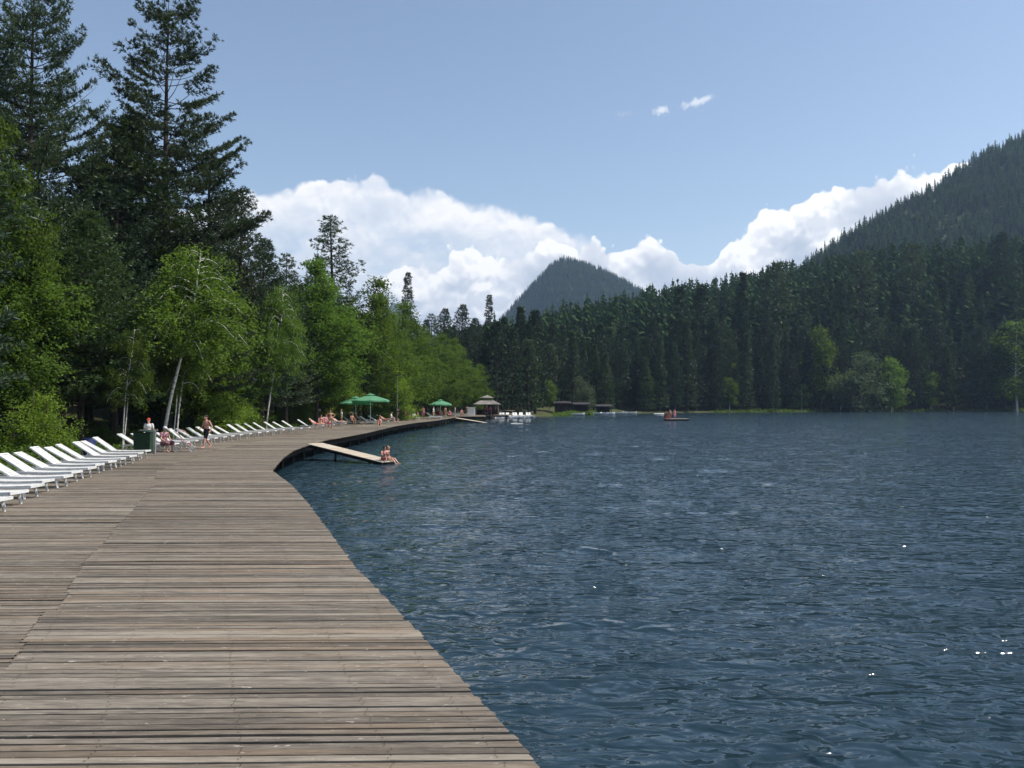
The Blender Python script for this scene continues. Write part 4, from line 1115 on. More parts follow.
# ---- pedal boats beside the pavilion
def make_pedal_boat():
    e = empty('pedal_boat')
    for s in (-1, 1):
        m = MB(); xs = np.linspace(-1.35, 1.35, 9); w = .24 * (1 - (np.abs(xs) / 1.36) ** 4) + .03
        P = []
        for a in (0, 1, 2, 3, 0):
            yy = s * .52 + (w if a in (1, 2) else -w) * (1 if a in (1,) or a == 2 else 1)
            zz = .34 - .02 * (xs / 1.35) ** 2 + .10 * np.clip(xs - .6, 0, 1) if a in (0, 1) else -.10 + .22 * (np.abs(xs) / 1.35) ** 3
            P.append(np.stack([xs, yy, zz + 0 * xs], -1))
        m.grid(np.array(P), flip=True); m.build('float', M['white_paint'], e)
    m = MB(); m.box((0, 0, .37), (1.9, 1.0, .05)); m.build('deck', M['white_paint'], e)
    for s in (-1, 1):
        m = MB(); m.box((-.25, s * .27, .52), (.45, .42, .06)); m.box((-.5, s * .27, .78), (.06, .42, .5), 0); m.build('seat', M['white_paint'], e)
    m = MB(); m.tube([[.45, 0, .4], [.35, 0, .75]], .02, 6); m.tube([[.35, -.12, .76], [.35, .12, .76]], .015, 6); m.build('steering_lever', M['grey_metal'], e)
    return e
pb = make_pedal_boat(); first = True
ORDL = ['leftmost', 'second from the left', 'third from the left', 'fourth from the left', 'fifth from the left', 'sixth from the left', 'rightmost']
for i in range(7):
    o = pb if i == 0 else copy_tree(pb)
    X, Y = at(490 + i * 6.6, 0, Y=157 + i * 1.4)
    o.location = (X, Y, 0.0); o.scale = (1.15,) * 3; o.rotation_euler = (0, 0, R(-65 + 9 * r.normal() + 40 * (i % 2)))
    tag(o, f'white pedal boat moored right of the pavilion, {ORDL[i]} of its row', 'pedal boat', 'white pedal boats moored beside the pavilion')
# low pier and a leaning railing behind the boats
e = empty('pier', (-1.2, 170.5, 0)); m = MB()
for i in range(40): m.box((-4.6 + i * .24, 0, .42), (.22, 1.6, .05), 0, float(r.random()))
m.build('planking', M['pale_wood'], e)
for x_ in (-4, -1.3, 1.3, 4): m = MB(); m.tube([[x_, -.6, -1.4], [x_, -.6, .39]], .09, 6); m.build('piling', M['beam'], e)
tag(e, 'low pale wooden pier behind the row of pedal boats', 'pier')
e = empty('railing', (-2.2, 172.5, .45)); m = MB()
m.tube([[-2.8, 0, .35], [-2.2, 0, 1.15], [2.8, .3, .95]], .06, 6); m.build('handrail', M['tan_board'], e)
m = MB(); m.tube([[-1.6, .4, .9], [3.6, .5, .1]], .09, 6); m.build('brace', M['tan_board'], e)
for x_ in (-2.2, 0, 2.2): m = MB(); m.tube([[x_, 0, -.9], [x_, .1, 1.0]], .05, 6); m.build('post', M['tan_board'], e)
tag(e, 'tan wooden railing on the bank behind the pedal boats', 'railing')
# swimming-area float line
e = MB(); X, Y = at(517, 424); e.tube([[X - .9, Y, .03], [X, Y + .2, .05], [X + .9, Y, .03]], .07, 8); o = e.build('float_line', M['white_paint'], None, True); tag(o, 'short white float line on the water right of the pavilion', 'float')

# ---- boathouse: dark open sheds over the water
def shed(name, px0, px1, Y, top, depth, label, roofm, open_=False):
    x0, x1 = (px0 - 512) * Y / F, (px1 - 512) * Y / F; w = x1 - x0; h = CAM_Z + (HOR - top) * Y / F
    e = empty(name, ((x0 + x1) / 2, Y + depth / 2, 0))
    if not open_:
        m = MB(); m.box((0, 0, .3 + (h - .3) / 2), (w - .5, depth - .6, h - .35)); 
        for i in range(int(w / .5)): m.box((-w / 2 + .4 + i * .5, -depth / 2 + .285, .3 + (h - .35) / 2), (.04, .03, h - .4))
        m.build('wall', M['cabin_wood'], e)
        m = MB(); m.box((w * .15, -depth / 2 + .27, 1.2), (.9, .06, 1.8)); m.build('door', M['roof_dark'], e)
    else:
        for a in (-1, 0, 1):
            for b in (-1, 1):
                m = MB(); m.box((a * (w / 2 - .2), b * (depth / 2 - .3), h / 2 - .2), (.14, .14, h - .1)); m.build('post', M['cabin_wood'], e)
        m = MB(); m.box((0, depth / 2 - .25, h / 2), (w - .4, .06, h - .7)); m.build('back_wall', M['cabin_wood'], e)
    m = MB(); T = np.array([[1, 0, 0], [0, math.cos(.10), -math.sin(.10)], [0, math.sin(.10), math.cos(.10)]]); m.box((0, 0, h), (w + .5, depth + .6, .10), tilt=T); m.build('roof', roofm, e)
    m = MB(); m.box((0, 0, .18), (w + .3, depth + .6, .16)); m.build('floor_deck', M['beam'], e)
    for a in (-1, 1): m = MB(); m.tube([[a * w * .4, -depth / 2, -1.2], [a * w * .4, -depth / 2, .1]], .1, 6); m.build('piling', M['beam'], e)
    tag(e, label, 'boathouse'); return e
shed('boathouse', 554.5, 571, 199, 402.5, 4.5, 'closed dark plank boathouse at the left end of the sheds on the far shore', M['roof_dark'])
shed('boathouse', 574.5, 590, 203, 403.5, 4.5, 'open dark boathouse with a pale roof edge, second from the left', M['roof_dark'], True)
shed('boathouse', 597, 612, 210, 405.5, 4.5, 'lowest open boathouse with a thin roof at the right end of the sheds', M['roof_dark'], True)
def make_boat():
    e = empty('rowing_boat'); m = MB(); xs = np.linspace(-1.9, 1.9, 11); w = .68 * (1 - np.clip((xs / 1.95), -.8, 1) ** 2 * np.where(xs > 0, 1, .45)) + .02; ht = .48 + .22 * (xs / 1.9) ** 2
    P = np.array([np.stack([xs, k * w * c, z * ht - .08 * (1 - z)], -1) for k, c, z in ((-1, 1, 1), (-1, .8, .35), (0, 0, 0), (1, .8, .35), (1, 1, 1))])
    m.grid(P); m.grid(P * [1, .93, 1] + [0, 0, .03], flip=True); m.build('hull', M['white_paint'], e, True)
    for x_ in (-1.0, .1, 1.0): m = MB(); m.box((x_, 0, .36), (.25, .95, .04)); m.build('thwart', M['tan_board'], e)
    return e
b0 = make_boat()
for i, (px, Y, rz, lab) in enumerate([(577, 196, 8, 'white rowing boat lying in front of the open boathouse'), (601, 204, -4, 'white rowing boat in front of the lowest boathouse, left one'), (608, 206, 14, 'white rowing boat in front of the lowest boathouse, right one'), (620, 214, -6, 'white rowing boat at the right end of the boathouses, left one'), (630, 217, 5, 'white rowing boat moored farthest right beside the boathouses')]):
    o = b0 if i == 0 else copy_tree(b0); o.location = ((px - 512) * Y / F, Y, .02); o.rotation_euler = (0, 0, R(rz)); tag(o, lab, 'boat', 'white rowing boats at the boathouses')
# ---- swimming raft out on the lake
Xr, Yr = at(676, 420.5)
e = empty('swimming_raft', (Xr, Yr, 0), R(4)); m = MB()
for i in range(17): m.box((-2.05 + i * .256, 0, .30), (.245, 2.3, .04), 0, float(r.random()))
m.build('planking', M['pale_wood'], e)
for s in (-1, 1): m = MB(); m.tube([[-2.1, s * .75, .08], [2.1, s * .75, .08]], .19, 10); m.build('float', M['black_rubber'], e, True)
m = MB(); m.box((-1.85, -.9, .98), (.09, .09, 1.32)); m.box((-1.85, .9, .98), (.09, .09, 1.32)); m.box((-1.85, 0, 1.62), (.09, 1.9, .09)); m.box((-1.85, 0, 1.12), (.07, 1.8, .07)); m.build('frame', M['red_brown'], e)
m = MB(); m.box((-1.30, .55, .70), (.9, .9, .75)); m.build('locker', M['red_brown'], e)
tag(e, 'small swimming raft with a red-brown frame floating alone out on the lake', 'raft')
o = MB(); X, Y = at(659, 412.8 + 1.2); Y = 215; X = (659 - 512) * Y / F; o.tube([[X - 1.5, Y, .06], [X - 1.2, Y, .13], [X + 1.2, Y, .13], [X + 1.5, Y, .06]], [.03, .16, .16, .03], 10); o = o.build('canoe', M['white_paint'], None, True); tag(o, 'thin white canoe on the water behind the left end of the raft', 'canoe')
# ---- pushchair by the seated person
e = empty('pushchair', (-15.75, 38.7, DECK_Z + .008), R(20))
for x_, y_ in ((.34, -.24), (.34, .24), (-.34, -.26), (-.34, .26)):
    m = MB(); a = np.linspace(0, 2 * np.pi, 15); m.tube(np.stack([x_ + .13 * np.cos(a), 0 * a + y_, .14 + .13 * np.sin(a)], 1), .016, 6, cap=False)
    for q in range(4): m.tube([[x_, y_, .14], [x_ + .12 * math.cos(q * 1.57), y_, .14 + .12 * math.sin(q * 1.57)]], .006, 4)
    m.build('wheel', M['grey_metal'], e)
m = MB()
for s in (-.24, .24):
    m.tube([[.34, s, .14], [-.1, s, .62], [-.48, s, 1.0]], .013, 6); m.tube([[-.34, s, .14], [.12, s, .5]], .013, 6)
m.tube([[-.48, -.24, 1.0], [-.48, .24, 1.0]], .018, 6); m.build('frame', M['grey_metal'], e)
m = MB(); xs = np.array([.30, .22, .10, -.12, -.28]); zs = np.array([.30, .40, .40, .48, .88]); m.grid(np.stack([np.stack([xs, xs * 0 - .2, zs], -1), np.stack([xs, xs * 0 + .2, zs], -1)])); m.grid(np.stack([np.stack([xs, xs * 0 - .2, zs + .03], -1), np.stack([xs, xs * 0 + .2, zs + .03], -1)]), flip=True); m.build('seat', M['pink_cloth'], e)
m = MB(); a = np.linspace(.2, 1.9, 7); m.grid(np.stack([np.stack([-.22 + .34 * np.cos(a), a * 0 + y_, .72 + .34 * np.sin(a)], -1) for y_ in (-.21, .21)])); m.build('hood', M['pink_cloth'], e)
tag(e, 'small pushchair with pink fabric beside the seated person in a pale cap', 'pushchair')
# ---- lamp post and slim poles beyond the parasols
for px, Y, h, lab in ((397.3, 101, 5.6, 'slim grey lamp pole rising behind the deck right of the larger parasols'),):
    X = (px - 512) * Y / F; e = empty('lamp_post', (X, Y, DECK_Z)); m = MB(); m.tube([[0, 0, 0], [0, 0, h]], [.06, .04], 8); m.build('pole', M['grey_metal'], e); m = MB(); m.tube([[0, 0, h], [.3, 0, h + .12], [.7, 0, h + .12]], .03, 6); m.build('arm', M['grey_metal'], e); m = MB(); m.box((.85, 0, h + .11), (.4, .16, .07)); m.build('lamp_head', M['grey_metal'], e); tag(e, lab, 'lamp post')
# ------------------------------------------------------------------ people: one remeshed body per pose, clothes and hair as children
def cloth(name, c, pat=None):
    return simple(name, c, .85, .1, .15, 9)
SK = {'fair': simple('fair_skin', (.55, .33, .24), .5, .3, .06, 3), 'tan': simple('tanned_skin', (.40, .215, .14), .5, .3, .06, 3), 'rosy': simple('rosy_skin', (.52, .28, .22), .5, .3, .06, 3)}
HAIR = {'dark': simple('dark_hair', (.02, .014, .01), .6), 'fair': simple('fair_hair', (.28, .18, .09), .6), 'white_cap': simple('pale_cap', (.62, .62, .63), .8), 'red_cap': simple('red_cap', (.40, .05, .03), .8), 'grey': simple('grey_hair', (.3, .3, .3), .6)}
CL = {k: cloth(k + '_fabric', v) for k, v in {'black': (.012, .012, .014), 'navy': (.02, .03, .10), 'red': (.38, .04, .04), 'white': (.66, .66, .64), 'pink': (.5, .18, .22), 'blue': (.06, .14, .38), 'green': (.06, .18, .07), 'khaki': (.22, .17, .10), 'orange': (.5, .16, .04)}.items()}
CL['floral'] = material('patterned_fabric', lambda n: principled(n, n.ramp(n.noise(objco(n), 16, 3, .7), [(.40, (.07, .03, .05)), (.5, (.30, .08, .11)), (.56, (.5, .42, .42)), (.64, (.05, .05, .09))]), .85, .1))
def POSE(name):
    """joints in metres, facing +X, height about 1.72 standing; origin on the surface that carries the person"""
    if name == 'stand':
        J = dict(pel=(0, 0, .93), chest=(.0, 0, 1.30), neck=(-.01, 0, 1.47), head=(.015, 0, 1.62), hL=(0, .10, .92), kL=(.02, .11, .49), aL=(-.02, .12, .09), tL=(.15, .14, .035), hR=(0, -.10, .92), kR=(.02, -.11, .49), aR=(-.02, -.12, .09), tR=(.15, -.14, .035), sL=(-.01, .185, 1.40), eL=(-.04, .25, 1.12), wL=(.04, .27, .88), sR=(-.01, -.185, 1.40), eR=(-.04, -.25, 1.12), wR=(.04, -.27, .88))
    if name == 'walk':
        J = dict(pel=(0, 0, .91), chest=(.02, 0, 1.29), neck=(.02, 0, 1.46), head=(.06, 0, 1.60), hL=(0, .09, .90), kL=(.20, .09, .52), aL=(.26, .09, .10), tL=(.42, .10, .05), hR=(0, -.09, .90), kR=(-.04, -.09, .48), aR=(-.33, -.09, .17), tR=(-.22, -.10, .035), sL=(.01, .19, 1.40), eL=(-.10, .27, 1.14), wL=(.02, .28, .92), sR=(.01, -.19, 1.40), eR=(.02, -.28, 1.14), wR=(.18, -.24, 1.05))
    if name == 'hips':     # hands on hips, elbows out
        J = dict(pel=(0, 0, .93), chest=(.0, 0, 1.30), neck=(-.01, 0, 1.47), head=(.015, 0, 1.62), hL=(0, .10, .92), kL=(.02, .13, .49), aL=(-.02, .16, .09), tL=(.15, .20, .035), hR=(0, -.10, .92), kR=(.02, -.13, .49), aR=(-.02, -.16, .09), tR=(.15, -.20, .035), sL=(-.01, .19, 1.40), eL=(-.06, .40, 1.20), wL=(.04, .20, 1.02), sR=(-.01, -.19, 1.40), eR=(-.06, -.40, 1.20), wR=(.04, -.20, 1.02))
    if name == 'sit':      # on a seat .33 m high, origin on the floor under the hips
        J = dict(pel=(0, 0, .44), chest=(.02, 0, .81), neck=(.04, 0, .98), head=(.08, 0, 1.12), hL=(.02, .10, .42), kL=(.42, .13, .44), aL=(.44, .13, .08), tL=(.60, .15, .035), hR=(.02, -.10, .42), kR=(.42, -.13, .44), aR=(.40, -.13, .08), tR=(.56, -.15, .035), sL=(.02, .18, .91), eL=(.10, .24, .65), wL=(.32, .17, .55), sR=(.02, -.18, .91), eR=(.10, -.24, .65), wR=(.32, -.17, .55))
    if name == 'floor':    # sitting on boards, knees drawn up
        J = dict(pel=(0, 0, .11), chest=(.05, 0, .46), neck=(.09, 0, .62), head=(.14, 0, .76), hL=(.02, .10, .12), kL=(.38, .13, .44), aL=(.55, .12, .08), tL=(.70, .13, .035), hR=(.02, -.10, .12), kR=(.38, -.13, .44), aR=(.55, -.12, .08), tR=(.70, -.13, .035), sL=(.07, .18, .55), eL=(.20, .22, .32), wL=(.42, .15, .38), sR=(.07, -.18, .55), eR=(.20, -.22, .32), wR=(.42, -.15, .38))
    if name == 'edge':     # sitting on the ramp, legs hanging forward and down
        J = dict(pel=(0, 0, .11), chest=(-.02, 0, .48), neck=(.0, 0, .64), head=(.05, 0, .78), hL=(.02, .10, .11), kL=(.44, .13, .10), aL=(.70, .13, -.16), tL=(.84, .14, -.18), hR=(.02, -.10, .11), kR=(.44, -.13, .10), aR=(.68, -.13, -.17), tR=(.82, -.14, -.19), sL=(-.01, .18, .57), eL=(-.13, .24, .31), wL=(-.12, .24, .07), sR=(-.01, -.18, .57), eR=(.12, -.22, .34), wR=(.34, -.14, .22))
    if name == 'lie':      # on a lounger: head side -X, back raised
        J = dict(pel=(0, 0, .46), chest=(-.33, 0, .66), neck=(-.48, 0, .76), head=(-.61, 0, .88), hL=(.02, .10, .45), kL=(.43, .12, .52), aL=(.83, .11, .42), tL=(.87, .13, .56), hR=(.02, -.10, .45), kR=(.43, -.12, .50), aR=(.84, -.11, .41), tR=(.88, -.13, .55), sL=(-.41, .18, .71), eL=(-.20, .27, .50), wL=(.04, .25, .46), sR=(-.41, -.18, .71), eR=(-.20, -.27, .50), wR=(.04, -.25, .46))
    return {k: np.array(v, float) for k, v in J.items()}
def lobe(bm, a, b, ra, rb, n=12):
    """tapered capsule between a and b"""
    a, b = Vector(a), Vector(b); d = b - a; L = d.length
    q = d.to_track_quat('Z', 'Y').to_matrix() if L > 1e-6 else Matrix.Identity(3)
    rows = []
    for k in range(5): t = -math.pi / 2 + k * math.pi / 8; rows.append((ra * math.cos(t), ra * math.sin(t)))
    for k in range(5): t = k * math.pi / 8; rows.append((rb * math.cos(t), L + rb * math.sin(t)))
    vs = []
    for rr, z in rows: vs.append([bm.verts.new(a + q @ Vector((max(rr, 1e-4) * math.cos(i * 2 * math.pi / n), max(rr, 1e-4) * math.sin(i * 2 * math.pi / n), z))) for i in range(n)])
    for i in range(len(vs) - 1):
        for j in range(n): bm.faces.new((vs[i][j], vs[i][(j + 1) % n], vs[i + 1][(j + 1) % n], vs[i + 1][j]))
    bm.faces.new(vs[0][::-1]); bm.faces.new(vs[-1])
def blob(bm, c, r_, rot=None):
    o = bmesh.ops.create_icosphere(bm, subdivisions=3, radius=1.0)
    Mx = Matrix.Diagonal((*r_, 1)); Mx = (rot.to_4x4() @ Mx) if rot is not None else Mx
    bmesh.ops.transform(bm, matrix=Matrix.Translation(Vector(c)) @ Mx, verts=o['verts'])
def fuse(bm, name, mat, vox=.016, sm=4, extra=None):
    me = bpy.data.meshes.new(name); bm.to_mesh(me); bm.free()
    o = bpy.data.objects.new(name, me); col.objects.link(o)
    md = o.modifiers.new('r', 'REMESH'); md.mode = 'VOXEL'; md.voxel_size = vox
    md = o.modifiers.new('s', 'SMOOTH'); md.iterations = sm; md.factor = .5
    dg = bpy.context.evaluated_depsgraph_get(); res = bpy.data.meshes.new_from_object(o.evaluated_get(dg))
    bpy.data.objects.remove(o); bpy.data.meshes.remove(me)
    if extra is not None:
        b2 = bmesh.new(); b2.from_mesh(res); extra(b2); b2.to_mesh(res); b2.free()
    res.materials.clear(); res.materials.append(mat); res.name = name
    res.polygons.foreach_set('use_smooth', np.ones(len(res.polygons), bool))
    return res
def pose_meshes(name):
    J = POSE(name)
    bm = bmesh.new()
    up = Vector(J['neck'] - J['pel']).normalized()
    fw = Vector((up.z, 0, -up.x)) if name != 'lie' else Vector((up.z, 0, -up.x))
    B = Matrix((fw, Vector((0, 1, 0)), up)).transposed()
    pel, chest, neck, head = (Vector(J[k]) for k in ('pel', 'chest', 'neck', 'head'))
    blob(bm, pel + up * .02, (.115, .165, .13), B); blob(bm, (pel + chest) / 2, (.10, .138, .19), B); blob(bm, chest, (.115, .172, .17), B); blob(bm, chest + up * .09, (.09, .175, .08), B)
    lobe(bm, neck - up * .06, head - up * .04, .058, .052)
    for s in 'LR':
        lobe(bm, J['h' + s], J['k' + s], .088, .056); lobe(bm, J['k' + s], J['a' + s], .056, .036); lobe(bm, J['k' + s] + (J['a' + s] - J['k' + s]) * .28 - np.array([fw.x, 0, 0]) * .012, J['k' + s] + (J['a' + s] - J['k' + s]) * .45, .056, .048)
        lobe(bm, J['a' + s] + [-.03, 0, -.03], J['t' + s], .040, .030)
        lobe(bm, J['s' + s], J['e' + s], .052, .040); lobe(bm, J['e' + s], J['w' + s], .040, .026)
        lobe(bm, chest + up * .09, J['s' + s], .07, .055)
        hd = norm((J['w' + s] - J['e' + s])[None])[0]; pc = J['w' + s] + hd * .055; lobe(bm, J['w' + s] + hd * .02, J['w' + s] + hd * .075, .028, .034)
    # head with jaw, nose, brow and ears, tipped with the neck
    hf = (fw * .55 + Vector((1, 0, 0)) * .45).normalized() if name != 'lie' else (Vector((.35, 0, .94))).normalized()
    hu = hf.cross(Vector((0, 1, 0))).normalized() * 1.0
    if hu.z < 0 and name != 'lie': hu = -hu
    if name == 'lie': hu = Vector((-.94, 0, .35))
    HB = Matrix((hf, Vector((0, 1, 0)), hu)).transposed()
    blob(bm, head + hu * .025 - hf * .01, (.098, .078, .105), HB); blob(bm, head - hu * .055 + hf * .03, (.060, .052, .062), HB)
    blob(bm, head + hf * .098 - hu * .012, (.020, .013, .024), HB)
    for sg in (-1, 1): blob(bm, head + Vector((0, sg * .080, 0)) - hf * .005, (.020, .010, .030), HB)
    def fingers(b2):
        for s in 'LR':
            hd = Vector(norm((J['w' + s] - J['e' + s])[None])[0]); base = Vector(J['w' + s]) + hd * .095
            sd = hd.cross(Vector((0, 1, 0))).normalized(); bend = Vector((0, -1 if s == 'L' else 1, 0))
            for i, ln in enumerate((.065, .075, .070, .055)):
                p = base + sd * (.027 - .018 * i) - hd * .01
                m1 = p + hd * ln * .5; m2 = m1 + hd * ln * .4 + bend * ln * .22
                lobe(b2, p, m1, .0095, .0085, 6); lobe(b2, m1, m2, .0085, .0070, 6)
            p = Vector(J['w' + s]) + hd * .045 + sd * .028; lobe(b2, p, p + hd * .03 + sd * .028, .012, .010, 6); lobe(b2, p + hd * .03 + sd * .028, p + hd * .06 + sd * .032, .010, .008, 6)
    body = fuse(bm, 'body', SK['tan'], .014, 3, fingers)
    out = {'body': body}
    # hair (short) / cap / long hair
    bm = bmesh.new(); blob(bm, head + hu * .042 - hf * .022, (.103, .088, .098), HB); out['hair'] = fuse(bm, 'hair', HAIR['dark'], .014, 2)
    bm = bmesh.new(); blob(bm, head + hu * .042 - hf * .022, (.105, .09, .100), HB); lobe(bm, head + hu * .02 - hf * .07, chest + up * .06 - fw * .10, .065, .045); out['long'] = fuse(bm, 'hair', HAIR['dark'], .014, 2)
    bm = bmesh.new(); blob(bm, head + hu * .060 - hf * .012, (.108, .092, .082), HB); blob(bm, head + hu * .045 + hf * .10, (.075, .07, .016), HB); out['cap'] = fuse(bm, 'cap', HAIR['white_cap'], .013, 2)
    # shorts, swimming trunks, top, dress
    bm = bmesh.new(); blob(bm, pel + up * .03, (.130, .182, .125), B)
    for s in 'LR': lobe(bm, J['h' + s], J['h' + s] + (J['k' + s] - J['h' + s]) * .80, .105, .088)
    out['shorts'] = fuse(bm, 'shorts', CL['black'], .014, 2)
    bm = bmesh.new(); blob(bm, pel + up * .015, (.125, .176, .105), B)
    for s in 'LR': lobe(bm, J['h' + s], J['h' + s] + (J['k' + s] - J['h' + s]) * .12, .098, .094)
    out['trunks'] = fuse(bm, 'swim_trunks', CL['blue'], .014, 2)
    bm = bmesh.new(); blob(bm, chest + up * .02, (.124, .180, .075), B); out['bra'] = fuse(bm, 'bikini_top', CL['red'], .014, 2)
    bm = bmesh.new(); blob(bm, pel + up * .03, (.128, .178, .13), B); blob(bm, (pel + chest) / 2, (.115, .152, .19), B); blob(bm, chest, (.130, .186, .17), B); blob(bm, chest + up * .08, (.105, .185, .08), B)
    for s in 'LR': lobe(bm, J['s' + s], J['s' + s] + (J['e' + s] - J['s' + s]) * .5, .066, .060)
    out['shirt'] = fuse(bm, 'shirt', CL['white'], .014, 2)
    bm = bmesh.new(); blob(bm, pel + up * .03, (.14, .19, .13), B); blob(bm, (pel + chest) / 2, (.12, .156, .19), B); blob(bm, chest, (.130, .186, .17), B); blob(bm, chest + up * .08, (.105, .185, .08), B)
    for s in 'LR': lobe(bm, J['h' + s], J['h' + s] + (J['k' + s] - J['h' + s]) * 1.05, .12, .12)
    for s in 'LR': lobe(bm, J['s' + s], J['s' + s] + (J['e' + s] - J['s' + s]) * .5, .066, .060)
    out['dress'] = fuse(bm, 'dress', CL['floral'], .014, 2)
    return out
PM = {}
def person(pose, x, y, face, label, skin='tan', hair='dark', hairk='hair', wear=(('trunks', 'blue'),), scale=1.0, z=DECK_Z, group=None):
    if pose not in PM: PM[pose] = pose_meshes(pose)
    e = empty('person', (x, y, z), R(face), scale)
    def put(k, mat):
        o = obj(PM[pose][k].name.split('.')[0], PM[pose][k], e)
        o.material_slots[0].link = 'OBJECT'; o.material_slots[0].material = mat
    put('body', SK[skin]); put(hairk, HAIR[hair])
    for k, c in wear: put(k, CL[c])
    tag(e, label, 'person', group); return e
GB = 'bathers on the boardwalk'
xw, yw = at(207, 448.5, DECK_Z)
person('walk', xw, yw, -118, 'person walking on the deck, bare-chested in black knee-length shorts', 'rosy', 'dark', 'hair', (('shorts', 'black'),), 1.0)
person('sit', -16.75, 38.7, -30, 'person in a pale cap and a patterned dress sitting beside the pushchair', 'fair', 'white_cap', 'cap', (('dress', 'floral'),), .98)
person('stand', -17.9, 39.6, -90, 'person in a red cap and white shirt standing behind the green bin', 'fair', 'red_cap', 'cap', (('shirt', 'white'), ('shorts', 'navy')), .92)
dB = (Vector(RAMP_B) - Vector(RAMP_A)); fz = lambda t: Vector(RAMP_A) + dB * t
p = fz(.93); person('floor', p.x, p.y - .15, -50, 'person with knees drawn up sitting at the foot of the plank ramp, left one', 'rosy', 'dark', 'long', (('trunks', 'red'), ('bra', 'red')), .86, p.z + .02)
p = fz(.97); person('edge', p.x - .02, p.y + .32, -25, 'person sitting at the foot of the plank ramp nearest the open water', 'fair', 'fair', 'long', (('trunks', 'black'), ('bra', 'black')), .86, p.z + .03)
def pp(pose, px, Y, face, label, **kw):
    kw.setdefault('group', GB); z = kw.pop('z', DECK_Z + .005)
    person(pose, (px - 512) * Y / F, Y, face, label, z=z, **kw)
pp('hips', 330.5, 71.5, -70, 'person standing with hands on hips near the deck edge before the sunbathers', skin='tan', wear=(('trunks', 'khaki'),), scale=.98)
pp('lie', 316.5, 70.6, 0, 'person lying on a lounger left of the standing bather', skin='rosy', hair='dark', wear=(('trunks', 'red'),))
pp('sit', 321, 73.6, -60, 'person in red swimwear sitting close left of the standing bather', skin='rosy', wear=(('trunks', 'red'), ('bra', 'red')), hairk='long')
pp('sit', 325.5, 75.5, -20, 'person in a pink dress sitting behind the standing bather', skin='fair', hairk='long', wear=(('dress', 'pink'),))
pp('stand', 341.5, 82, 200, 'slim person in a white shirt standing in front of the dark gap by the parasols', skin='fair', hair='fair', wear=(('shirt', 'white'), ('shorts', 'khaki')), scale=.95)
pp('lie', 338, 79, 0, 'person in blue trunks lying on a lounger right of the standing bather', skin='fair', wear=(('trunks', 'blue'),))
pp('sit', 352, 84, -40, 'person sitting in the shade under the left parasol', skin='tan', hair='dark', wear=(('trunks', 'navy'),))
pp('lie', 362, 87, 0, 'person lying in the shade beside the parasol pole', skin='rosy', wear=(('trunks', 'green'), ('bra', 'green')), hairk='long')
pp('floor', 379.5, 83, -80, 'person in orange sitting on the boards right of the big parasol', skin='rosy', wear=(('trunks', 'orange'), ('bra', 'orange')), hairk='long')
pp('lie', 385, 89, 0, 'person lying on a lounger right of the big parasol', skin='tan', wear=(('trunks', 'red'),))
pp('stand', 398.5, 92, 180, 'person in dark clothes standing by the lamp pole', skin='tan', wear=(('shirt', 'black'), ('shorts', 'black')))
pp('sit', 391, 95, 0, 'person in white sitting left of the lamp pole', skin='fair', wear=(('shirt', 'white'), ('shorts', 'blue')))
pp('stand', 404, 103, -120, 'person in red trunks standing right of the lamp pole', skin='rosy', wear=(('trunks', 'red'),))
pp('sit', 408.5, 104, -90, 'person sitting midway between the lamp pole and the small parasol', skin='fair', hairk='long', wear=(('dress', 'floral'),))
pp('stand', 413, 110, -60, 'person in white trunks standing left of the small parasol', skin='tan', wear=(('trunks', 'white'),), scale=.96)
pp('sit', 418, 108, 180, 'person in blue sitting on a lounger left of the small parasol', skin='tan', wear=(('trunks', 'blue'), ('bra', 'blue')), hairk='long')
pp('stand', 423, 118, -90, 'person in a pink dress standing left of the small parasol', skin='fair', hair='fair', hairk='long', wear=(('dress', 'pink'),))
pp('stand', 433.5, 117, 0, 'person in a white shirt standing under the left half of the small parasol', skin='fair', wear=(('shirt', 'white'), ('trunks', 'red')))
pp('stand', 438, 120, -100, 'bare-chested person standing under the small parasol', skin='rosy', wear=(('shorts', 'red'),))
pp('sit', 441.5, 118.5, -80, 'person in red sitting under the small parasol beside its pole', skin='rosy', hairk='long', wear=(('trunks', 'red'), ('bra', 'red')))
pp('stand', 445.5, 121, -40, 'person in dark swimwear standing right of the small parasol pole', skin='tan', hairk='long', wear=(('trunks', 'black'), ('bra', 'black')))
pp('sit', 449.5, 123, -90, 'person in pink sitting right of the small parasol', skin='rosy', wear=(('dress', 'pink'),), hairk='long')
pp('stand', 455, 127, 180, 'person in blue trunks standing where the deck meets the platform', skin='fair', wear=(('trunks', 'blue'),))
pp('sit', 461.5, 136, -60, 'person sitting on the nearest platform lounger', skin='rosy', wear=(('trunks', 'navy'),))
pp('stand', 467, 141, 30, 'person in khaki shorts standing on the platform left of the white cabinet', skin='tan', wear=(('shorts', 'khaki'),))
pp('stand', 486.5, 146.5, -90, 'person in a red shirt standing under the pavilion roof', skin='rosy', wear=(('shirt', 'red'), ('shorts', 'black')))
pp('stand', 490.5, 147.2, -60, 'person in pink standing under the right edge of the pavilion roof', skin='fair', hairk='long', wear=(('dress', 'pink'),))
pp('stand', 495.5, 150.6, 180, 'bare-chested person standing right of the pavilion', skin='rosy', wear=(('trunks', 'red'),))
pp('stand', 670, 138.6, -100, 'person in red trunks standing on the swimming raft, left one', skin='rosy', wear=(('trunks', 'red'),), z=.32, group='people on the swimming raft')
pp('stand', 674.5, 139.2, -60, 'person in pink standing on the swimming raft, right one', skin='fair', hairk='long', wear=(('dress', 'pink'),), z=.32, group='people on the swimming raft')

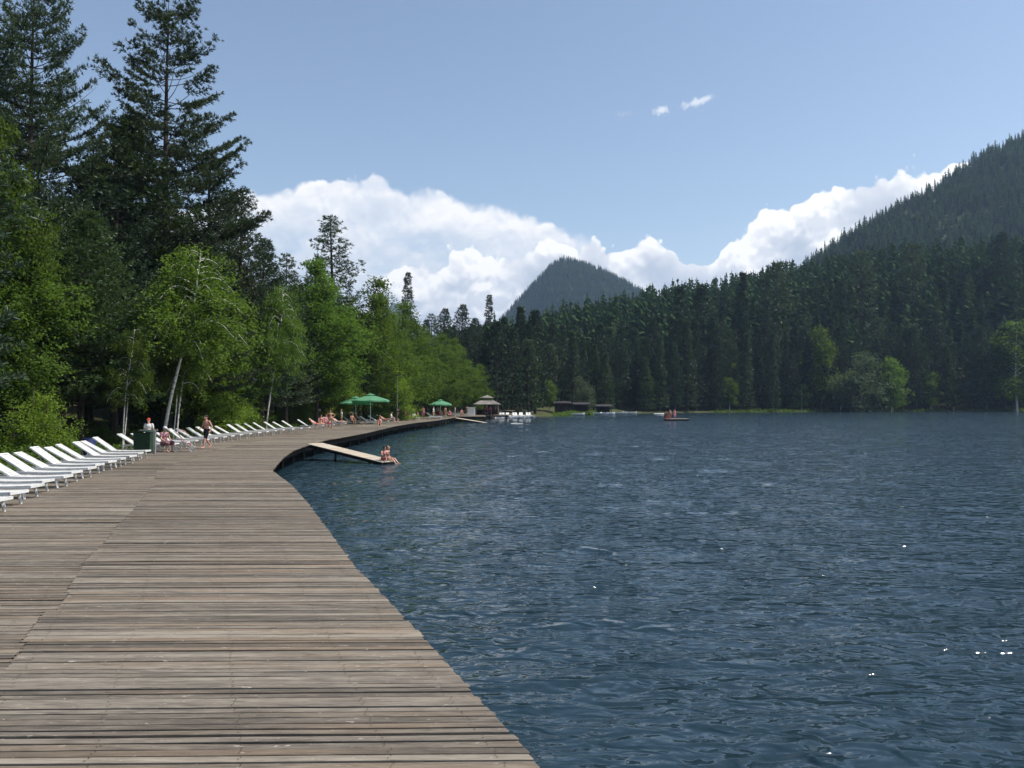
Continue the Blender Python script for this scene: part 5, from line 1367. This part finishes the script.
# low undergrowth along the deck and the far shore: nobody could count it
def undergrowth():
    mb = MB(); n = 9000
    y = 24 + 130 * rng.random(n) ** 1.25; ex = np.interp(y, EDY, EDX) - 1.1 - np.abs(rng.normal(size=n)) * 3.5; 
    z = height(ex, y) + rng.random(n) ** 2 * (.15 + .8 * vnoise(ex, y, 3.0, 9))
    c = np.stack([ex, y, z], 1)
    for q in range(4): leaves(mb, c + rng.normal(size=c.shape) * [.18, .18, .08], .17, .5, .3)
    o = mb.build('undergrowth', M['alder_leaf']); tag(o, 'low leafy undergrowth along the land side of the boardwalk', None, None, 'stuff')
    mb = MB(); n = 9000
    i = rng.integers(9, 21, n); a = _L[i]; b = _L[i + 1]; t = rng.random(n)[:, None]; p = a + (b - a) * t
    d = norm(b - a); nn = np.stack([-d[:, 1], d[:, 0]], 1); p = p + nn * (-.1 + 3.0 * rng.random(n)[:, None] * -1 if False else (rng.random(n)[:, None] * 1.6))
    z = height(p[:, 0], p[:, 1]); ok = (z > .02) & (vnoise(p[:, 0], p[:, 1], 14, 8) > .52); p, z = p[ok], z[ok]; z = z + rng.random(len(z)) ** 2 * (1.1 * vnoise(p[:, 0], p[:, 1], 6, 4))
    c = np.concatenate([p, z[:, None]], 1)
    for q in range(2): leaves(mb, c + rng.normal(size=c.shape) * [.4, .4, .12], .5, .4, .6)
    o = mb.build('shore_grass', M['alder_leaf']); tag(o, 'strip of grass and sedge along the water on the far shore', None, None, 'stuff')
undergrowth()
# ------------------------------------------------------------------ the air: one even box of haze
def haze():
    m = bpy.data.materials.new('haze'); m.use_nodes = True; t = m.node_tree; t.nodes.clear()
    v = t.nodes.new('ShaderNodeVolumePrincipled'); v.inputs['Color'].default_value = HAZE_COL; v.inputs['Density'].default_value = HAZE; v.inputs['Anisotropy'].default_value = .2
    o = t.nodes.new('ShaderNodeOutputMaterial'); t.links.new(v.outputs[0], o.inputs['Volume'])
    mb = MB(); mb.box((0, 1240, 201.5), (9400, 9700, 417)); b = mb.build('haze', m); tag(b, 'thin bluish summer haze over the lake and hills', None, None, 'stuff')
    return b
HAZE, HAZE_COL = .00014, (.50, .70, 1.0, 1)
haze()
